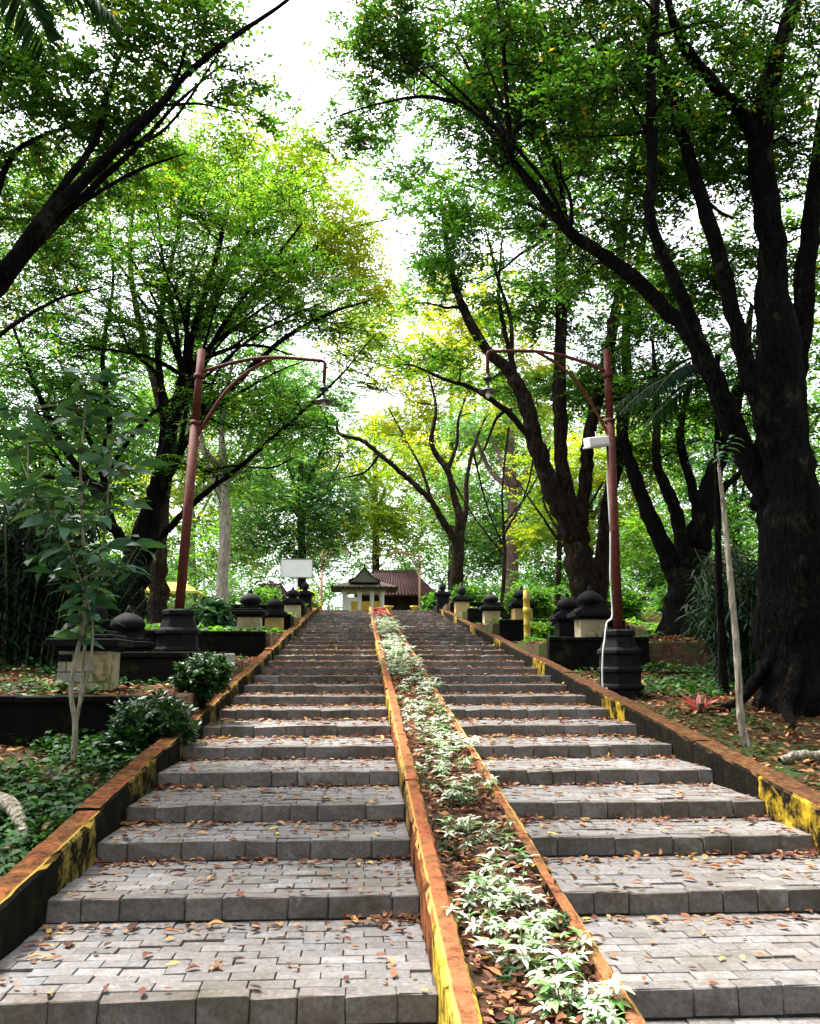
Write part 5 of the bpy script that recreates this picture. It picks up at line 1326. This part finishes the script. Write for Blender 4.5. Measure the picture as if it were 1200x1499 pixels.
# old bare roots and fallen branches
def lying(name, pts, label, cat, mat, Y0=None):
    sp = smooth_path(pts, 7)
    sp[1:-1, :3] += rng.normal(0, .006, (len(sp)-2, 3))
    V_, F_ = tube_np(sp[:, :3], sp[:, 3]*(1+rng.normal(0, .06, len(sp))), 8)
    return tag(link_mesh(name, np_mesh(name, V_, F_, mat, smooth=True)), label, cat)
def gr(px, py, Y, h, r):
    q = at(px, py, Y); return (q[0], Y, g1(q[0], Y)+h, r)
lying("surface_root", [gr(-60, 1100, 6.9, .02, .05), gr(-20, 1150, 6.75, .14, .055), gr(10, 1150, 6.6, .18, .055), gr(30, 1170, 6.4, .13, .05), gr(38, 1190, 6.2, .03, .04), gr(40, 1200, 6.05, -.05, .03)], "pale arched root at the left edge among green ground cover", "root", M['bark_pale'])
lying("fallen_branch", [gr(1140, 1085, 8.6, .03, .035), gr(1165, 1070, 8.7, .07, .045), gr(1200, 1075, 8.7, .07, .05), gr(1260, 1070, 8.8, .04, .05)], "pale fallen branch on the ground at the right edge", "branch", M['bark_pale'])
lying("fallen_branch", [gr(960, 950, 15.6, .04, .03), gr(1000, 955, 15.5, .08, .035), gr(1040, 955, 15.4, .06, .03), gr(1070, 960, 15.3, .02, .02)], "thin branch lying before the low brown wall", "branch", M['root'])

# ------------------------------------------------------------------ planter plants
def variegated(seed, n_ros=9, spread=.16, leafm=None, ll=.075, white=.75):
    r = np.random.default_rng(seed)
    P_, D_, L_, T_, st = [], [], [], [], []
    for q in range(n_ros):
        a = r.uniform(0, 6.28); rr = spread*math.sqrt(r.random())
        h = r.uniform(.02, .10); c = np.array([rr*math.cos(a), rr*math.sin(a)*1.15, h])
        st.append((*tube_np(np.array([[c[0]*.4, c[1]*.4, -.03], [c[0]*.8, c[1]*.8, h*.5], c]), np.array([.004, .0035, .003]), 4), np.zeros(8)))
        k = r.integers(6, 9); a0 = r.uniform(0, 6.28)
        w = r.random() < white
        for i in range(k):
            b_ = a0+6.283*i/k
            P_.append(c); D_.append((math.cos(b_), math.sin(b_), r.uniform(-.35, .6))); L_.append(ll*r.uniform(.5, 1.3))
            T_.append(np.clip(r.normal(.72 if w else .18, .27 if w else .14), 0, 1))
        for i in range(4):
            b_ = r.uniform(0, 6.28)
            P_.append(c*np.array([.9, .9, .55])); D_.append((math.cos(b_), math.sin(b_), .0)); L_.append(ll*r.uniform(.7, 1.2)); T_.append(np.clip(r.normal(.22, .15), 0, 1))
    A = leaf_arrays(np.array(P_), np.array(D_), np.array([0, 0, 1.0])+r.normal(0, .2, (len(P_), 3)), np.array(L_), .36, np.array(T_), .25, .18, True)
    B = join_arrays(st)
    return np_mesh("leaves", A[0], A[1], leafm, A[2]), np_mesh("stems", B[0], B[1], M['twig'], smooth=True)
var_me = [variegated(s, 4+s % 8, .11+.012*(s % 7), M['leaf_white'], .042+.005*(s % 6), .62+.04*(s % 9)) for s in range(14)]
green_me = [variegated(50+s, 6, .12, M['leaf_cover'], .06, 0.0) for s in range(3)]
red_me = [variegated(80+s, 9, .2, M['leaf_red'], .10, .6) for s in range(3)]
def plant_at(name, x, y, me, s, label, group):
    o = empty(name, (x, y, planter_z(y)), label, "plant", group, random.uniform(0, 6.28))
    o.scale = (s, s, s)
    link_mesh("leaves", me[0], o); link_mesh("stems", me[1], o)["kind"] = "stuff"
    return o
random.seed(21)
ORD = ["lowest", "second", "third", "fourth", "fifth", "sixth", "seventh", "eighth", "ninth", "tenth", "eleventh", "twelfth", "thirteenth", "fourteenth", "fifteenth"]
PLX = []
CNT = {}
def step_name(y):
    k = max(0, int(np.searchsorted(np.array(NOSE_Y), y, side='right')-2))
    return ORD[k] if k < len(ORD) else None
def vlabel(y, x):
    nm = step_name(y)
    if nm is None: return "white-and-green variegated plant in the upper half of the planter"
    key = (nm, PLX[-1]); CNT[key] = CNT.get(key, -1)+1
    return f"white-leaved plant in the planter level with the {nm} step, {PLX[-1]}, {ORD[CNT[key]]} up"
# (distance range, count, sideways range): bare leaf litter between the tufts as in the photograph
for (ya, yb, n, xa, xb) in ((3.25, 4.2, 11, .58, .96), (4.2, 5.0, 11, .58, .96), (5.1, 5.45, 3, .60, .92), (5.8, 6.3, 4, .6, .97), (6.7, 7.5, 5, .66, .99), (7.7, 8.8, 9, .58, 1.0), (8.9, 10.4, 11, .54, 1.0), (10.4, 12.0, 11, .52, .98), (12.4, 14.0, 8, .54, .98), (14.4, 16.5, 11, .55, 1.0), (16.5, 20, 16, .52, 1.02), (20, 26, 26, .5, 1.02), (26, 31, 20, .5, 1.02)):
    for i in range(n):
        y = ya+(yb-ya)*(i+random.random())/n
        vx = random.uniform(xa, xb); PLX.append("by the left kerb" if vx < .70 else ("in mid bed" if vx < .86 else "by the right kerb"))
        plant_at("variegated_plant", vx, y, random.choice(var_me), random.uniform(.65, 1.15)*(1.2 if y < 12 else 1.5), vlabel(y, len(PLX)), "variegated plants in the planter")
for i in range(14):
    y = 3.5+i*.56
    plant_at("green_seedling", random.uniform(.52, 1.0), y, random.choice(green_me), random.uniform(.7, 1.1), f"plain green seedling in the planter, {ORD[i]} of the green ones upward", "green seedlings in the planter")
for i in range(18):
    plant_at("red_leaved_plant", random.uniform(.52, 1.0), random.uniform(31.2, 37.2), random.choice(red_me), random.uniform(.9, 1.25), "red-leaved plant at the upper end of the planter", "red plants in the planter")

# ------------------------------------------------------------------ ground cover and litter (nobody could count it)
def scatter(n, fx, mask=None):
    x, y = fx(n)
    if mask is not None:
        k = mask(x, y); x, y = x[k], y[k]
    return x, y
def patchy(x, y, s=.9, ph=0):
    return np.sin(x*s*2.1+ph)+np.sin(y*s*1.7+1.3*ph+x*.6)+np.sin((x+y)*s*3.3+.5)+rng.normal(0, .5, len(x))
def cover(name, n, x0, x1, y0, y1, thr, ll, hmax, label, ph=0, leaf='leaf_cover', wr=.75):
    x = rng.uniform(x0, x1, n); y = rng.uniform(y0, y1, n)
    k = patchy(x, y, .9, ph) > thr; x, y = x[k], y[k]
    m = 5; X = np.repeat(x, m)+rng.normal(0, .045, len(x)*m); Y_ = np.repeat(y, m)+rng.normal(0, .045, len(x)*m)
    hh = np.repeat(rng.uniform(.03, hmax, len(x)), m)*rng.uniform(.5, 1.1, len(X))
    Z = G(X, Y_)+hh
    D = rng.normal(0, 1, (len(X), 3)); D[:, 2] = D[:, 2]*.2
    T = np.clip(np.repeat(rng.normal(.5, .2, len(x)), m)+rng.normal(0, .15, len(X)), 0, 1)
    A = leaf_arrays(np.stack([X, Y_, Z], 1), D, np.array([0, 0, 1.0])+rng.normal(0, .35, (len(X), 3)), ll*rng.uniform(.6, 1.2, len(X)), wr, T, .2, .15, True)
    o = link_mesh(name, np_mesh(name, A[0], A[1], M[leaf], A[2]))
    return tag(o, label, "ground cover", None, "stuff")
cover("ground_cover", 5200, -6.5, -1.98, 4.6, 9.5, -.5, .075, .17, "low green leafy ground cover left of the near kerb", 0)
cover("ground_cover", 2500, -7.5, -2.0, 9.8, 18, .3, .08, .14, "scattered green plants on the left terrace", 2)
cover("ground_cover", 2600, 3.6, 9.5, 6.0, 15.5, 1.25, .06, .10, "patches of green weeds on the right bank", 1)
cover("ground_cover", 1800, 3.8, 9.5, 12.6, 16.2, -.6, .08, .18, "dark green ground cover behind the right lamp pedestal", 3)
cover("ground_cover", 7000, -16, -2.0, 18.6, 37, -.2, .13, .16, "light green weeds on the upper left terraces", 4, 'leaf_mid')
cover("ground_cover", 7000, 3.6, 17, 16.8, 37, .2, .13, .16, "light green weeds on the upper right terraces", 5, 'leaf_mid')

def litter(name, n, x0, x1, y0, y1, zf, ll, label, dens=None, parent=None):
    x = rng.uniform(x0, x1, n); y = rng.uniform(y0, y1, n)
    if dens is not None:
        k = dens(x, y); x, y = x[k], y[k]
    z = zf(x, y)+rng.uniform(.004, .03, len(x))
    D = rng.normal(0, 1, (len(x), 3)); D[:, 2] *= .15
    T = np.clip(rng.beta(1.6, 2.0, len(x)), 0, 1)
    A = leaf_arrays(np.stack([x, y, z], 1), D, np.array([0, 0, 1.0])+rng.normal(0, .3, (len(x), 3)), ll*rng.uniform(.55, 1.3, len(x)), .5, T, .45, -.12, True)
    return tag(link_mesh(name, np_mesh(name, A[0], A[1], M['dry_leaf'], A[2])), label, "leaf litter", None, "stuff")
litter("leaf_litter", 9000, -7, -1.95, 3.5, 18.4, G, .085, "dry brown leaves covering the ground left of the stairs")
litter("leaf_litter", 16000, 3.46, 10, 4.5, 18.4, G, .085, "dry brown leaves covering the bank right of the stairs")
litter("leaf_litter", 7000, -9, -2.0, 18.4, 37, G, .12, "dry leaves on the upper left terraces")
litter("leaf_litter", 7000, 3.5, 12, 18.4, 37, G, .12, "dry leaves on the upper right terraces")
litter("leaf_litter", 5200, .49, 1.03, 3.0, 16, lambda x, y: planter_z(y)+.005, .06, "dry brown leaves between the plants of the planter")
litter("leaf_litter", 1800, .49, 1.03, 16, 37, lambda x, y: planter_z(y)+.005, .08, "dry leaves in the upper planter")

# fallen leaves on the steps
def dry_leaf_mesh(seed):
    r = np.random.default_rng(seed)
    n = 5; V, F = [], []
    L = .10; w = .046
    curl = r.uniform(-.5, .9); tw = r.uniform(-.5, .5)
    for i in range(n+1):
        t = i/n; ww = w*math.sin(math.pi*min(1, t*.92+.06))**.8*(1+r.uniform(-.18, .18))*(0 if i == n else 1)
        zc = .012*math.sin(math.pi*t)*curl+.004
        for s in (-1, 0, 1):
            V.append(((t-.5)*L, s*ww*.5+.006*math.sin(t*5+seed), zc+(abs(s)*(.010+.008*curl)*math.sin(math.pi*t))+s*tw*.012*t))
    for i in range(n):
        for s in range(2): F.append((i*3+s, (i+1)*3+s, (i+1)*3+s+1, i*3+s+1))
    zmin = min(v[2] for v in V)
    V = [(x, y, z-zmin+.0015) for x, y, z in V]
    return V, F
TONES = [(.12, "dark brown"), (.38, "reddish brown"), (.60, "orange brown"), (.80, "tan"), (.97, "yellow")]
fallen = []
for ti, (t, nm) in enumerate(TONES):
    for s in range(3):
        V_, F_ = dry_leaf_mesh(ti*7+s)
        fallen.append((np_mesh("fallen_leaf", V_, F_, M['dry_leaf'], np.full(len(F_), t)), nm))
def step_of(y):
    return int(np.searchsorted(np.array(NOSE_Y), y, side='right')-1)
random.seed(5)
def leaf_spot(x0, x1, ylo, yhi):
    k = random.choices(range(1, NK), [1.0 if ylo <= NOSE_Y[q] < yhi else 0 for q in range(1, NK)])[0]
    y0 = NOSE_Y[k]; y1 = NOSE_Y[k+1] if k+1 < NK else y0+1.5
    u = random.random()
    if random.random() < .45: u = 1-abs(random.gauss(0, .07))         # blown against the next riser
    u = min(max(u, .02), .965)
    x = random.uniform(x0+.05, x1-.05)
    if random.random() < .2: x = (x0+.05+abs(random.gauss(0, .12))) if random.random() < .5 else (x1-.05-abs(random.gauss(0, .12)))
    return x, y0+u*(y1-y0-.07), nose_z(k)
placed = 0
for (x0, x1, where) in ((XL0, XL1, "left"), (XR0, XR1, "right")):
    for i in range(150):
        x, y, z = leaf_spot(x0, x1, 4.0, 8.5)
        me, nm = random.choices(fallen, [1.1, 1.1, 1.1, 2, 2, 2, 2, 2, 2, 1.2, 1.2, 1.2, .35, .35, .35])[0]
        o = link_mesh("fallen_leaf", me, None, None, (x, y, z+.004), (random.uniform(-.12, .12), random.uniform(-.12, .12), random.uniform(0, 6.28)), (random.choice((.35, .45, .55, .7, .85, 1.05))*random.uniform(.9, 1.1),)*3)
        xr = (x-x0)/(x1-x0); xn = "left end" if xr < .25 else ("left middle" if xr < .5 else ("right middle" if xr < .75 else "right end"))
        tag(o, f"{nm} fallen leaf on the {step_name(y)} step of the {where} flight, {xn}", "leaf", f"fallen leaves on the near {where} steps")
# the rest, past the three hundred nearest
arr = []
for (x0, x1) in ((XL0, XL1), (XR0, XR1)):
    for (ylo, yhi, n, ll) in ((4.0, 8.5, 560, .062), (8.5, 20, 2200, .08), (20, 39, 1500, .09)):
        pts = np.array([leaf_spot(x0, x1, ylo, yhi) for _ in range(n)])
        pts[:, 2] += rng.uniform(.006, .014, n)
        D = rng.normal(0, 1, (n, 3)); D[:, 2] *= .06
        arr.append(leaf_arrays(pts, D, np.array([0, 0, 1.0])+rng.normal(0, .16, (n, 3)), ll*rng.uniform(.6, 1.25, n), .5, np.clip(rng.beta(1.7, 1.7, n), 0, 1), .45, -.10, True))
for (x0, x1) in ((XL0, XL1), (XR0, XR1)):
    for k in range(1, NK-1):
        for q in range(random.choice((2, 3, 4, 5))):
            n = random.randint(8, 26); yb_ = NOSE_Y[k+1]
            cx = random.choice((x0+.1, x1-.1, random.uniform(x0, x1), random.uniform(x0, x1)))
            px_ = np.clip(cx+rng.normal(0, .16, n), x0+.03, x1-.03); py_ = yb_-.015-np.abs(rng.normal(0, .05, n))
            pz_ = nose_z(k)+rng.uniform(.004, .026, n)
            D = rng.normal(0, 1, (n, 3)); D[:, 2] *= .15
            arr.append(leaf_arrays(np.stack([px_, py_, pz_], 1), D, np.array([0, 0, 1.0])+rng.normal(0, .45, (n, 3)), .06*rng.uniform(.4, 1.3, n), .5, np.clip(rng.beta(1.3, 2.4, n), 0, 1), .5, -.15, True))
A = join_arrays(arr)
tag(link_mesh("step_litter", np_mesh("step_litter", A[0], A[1], M['dry_leaf'], A[2])), "dry leaves scattered over the farther steps", "leaf litter", None, "stuff")
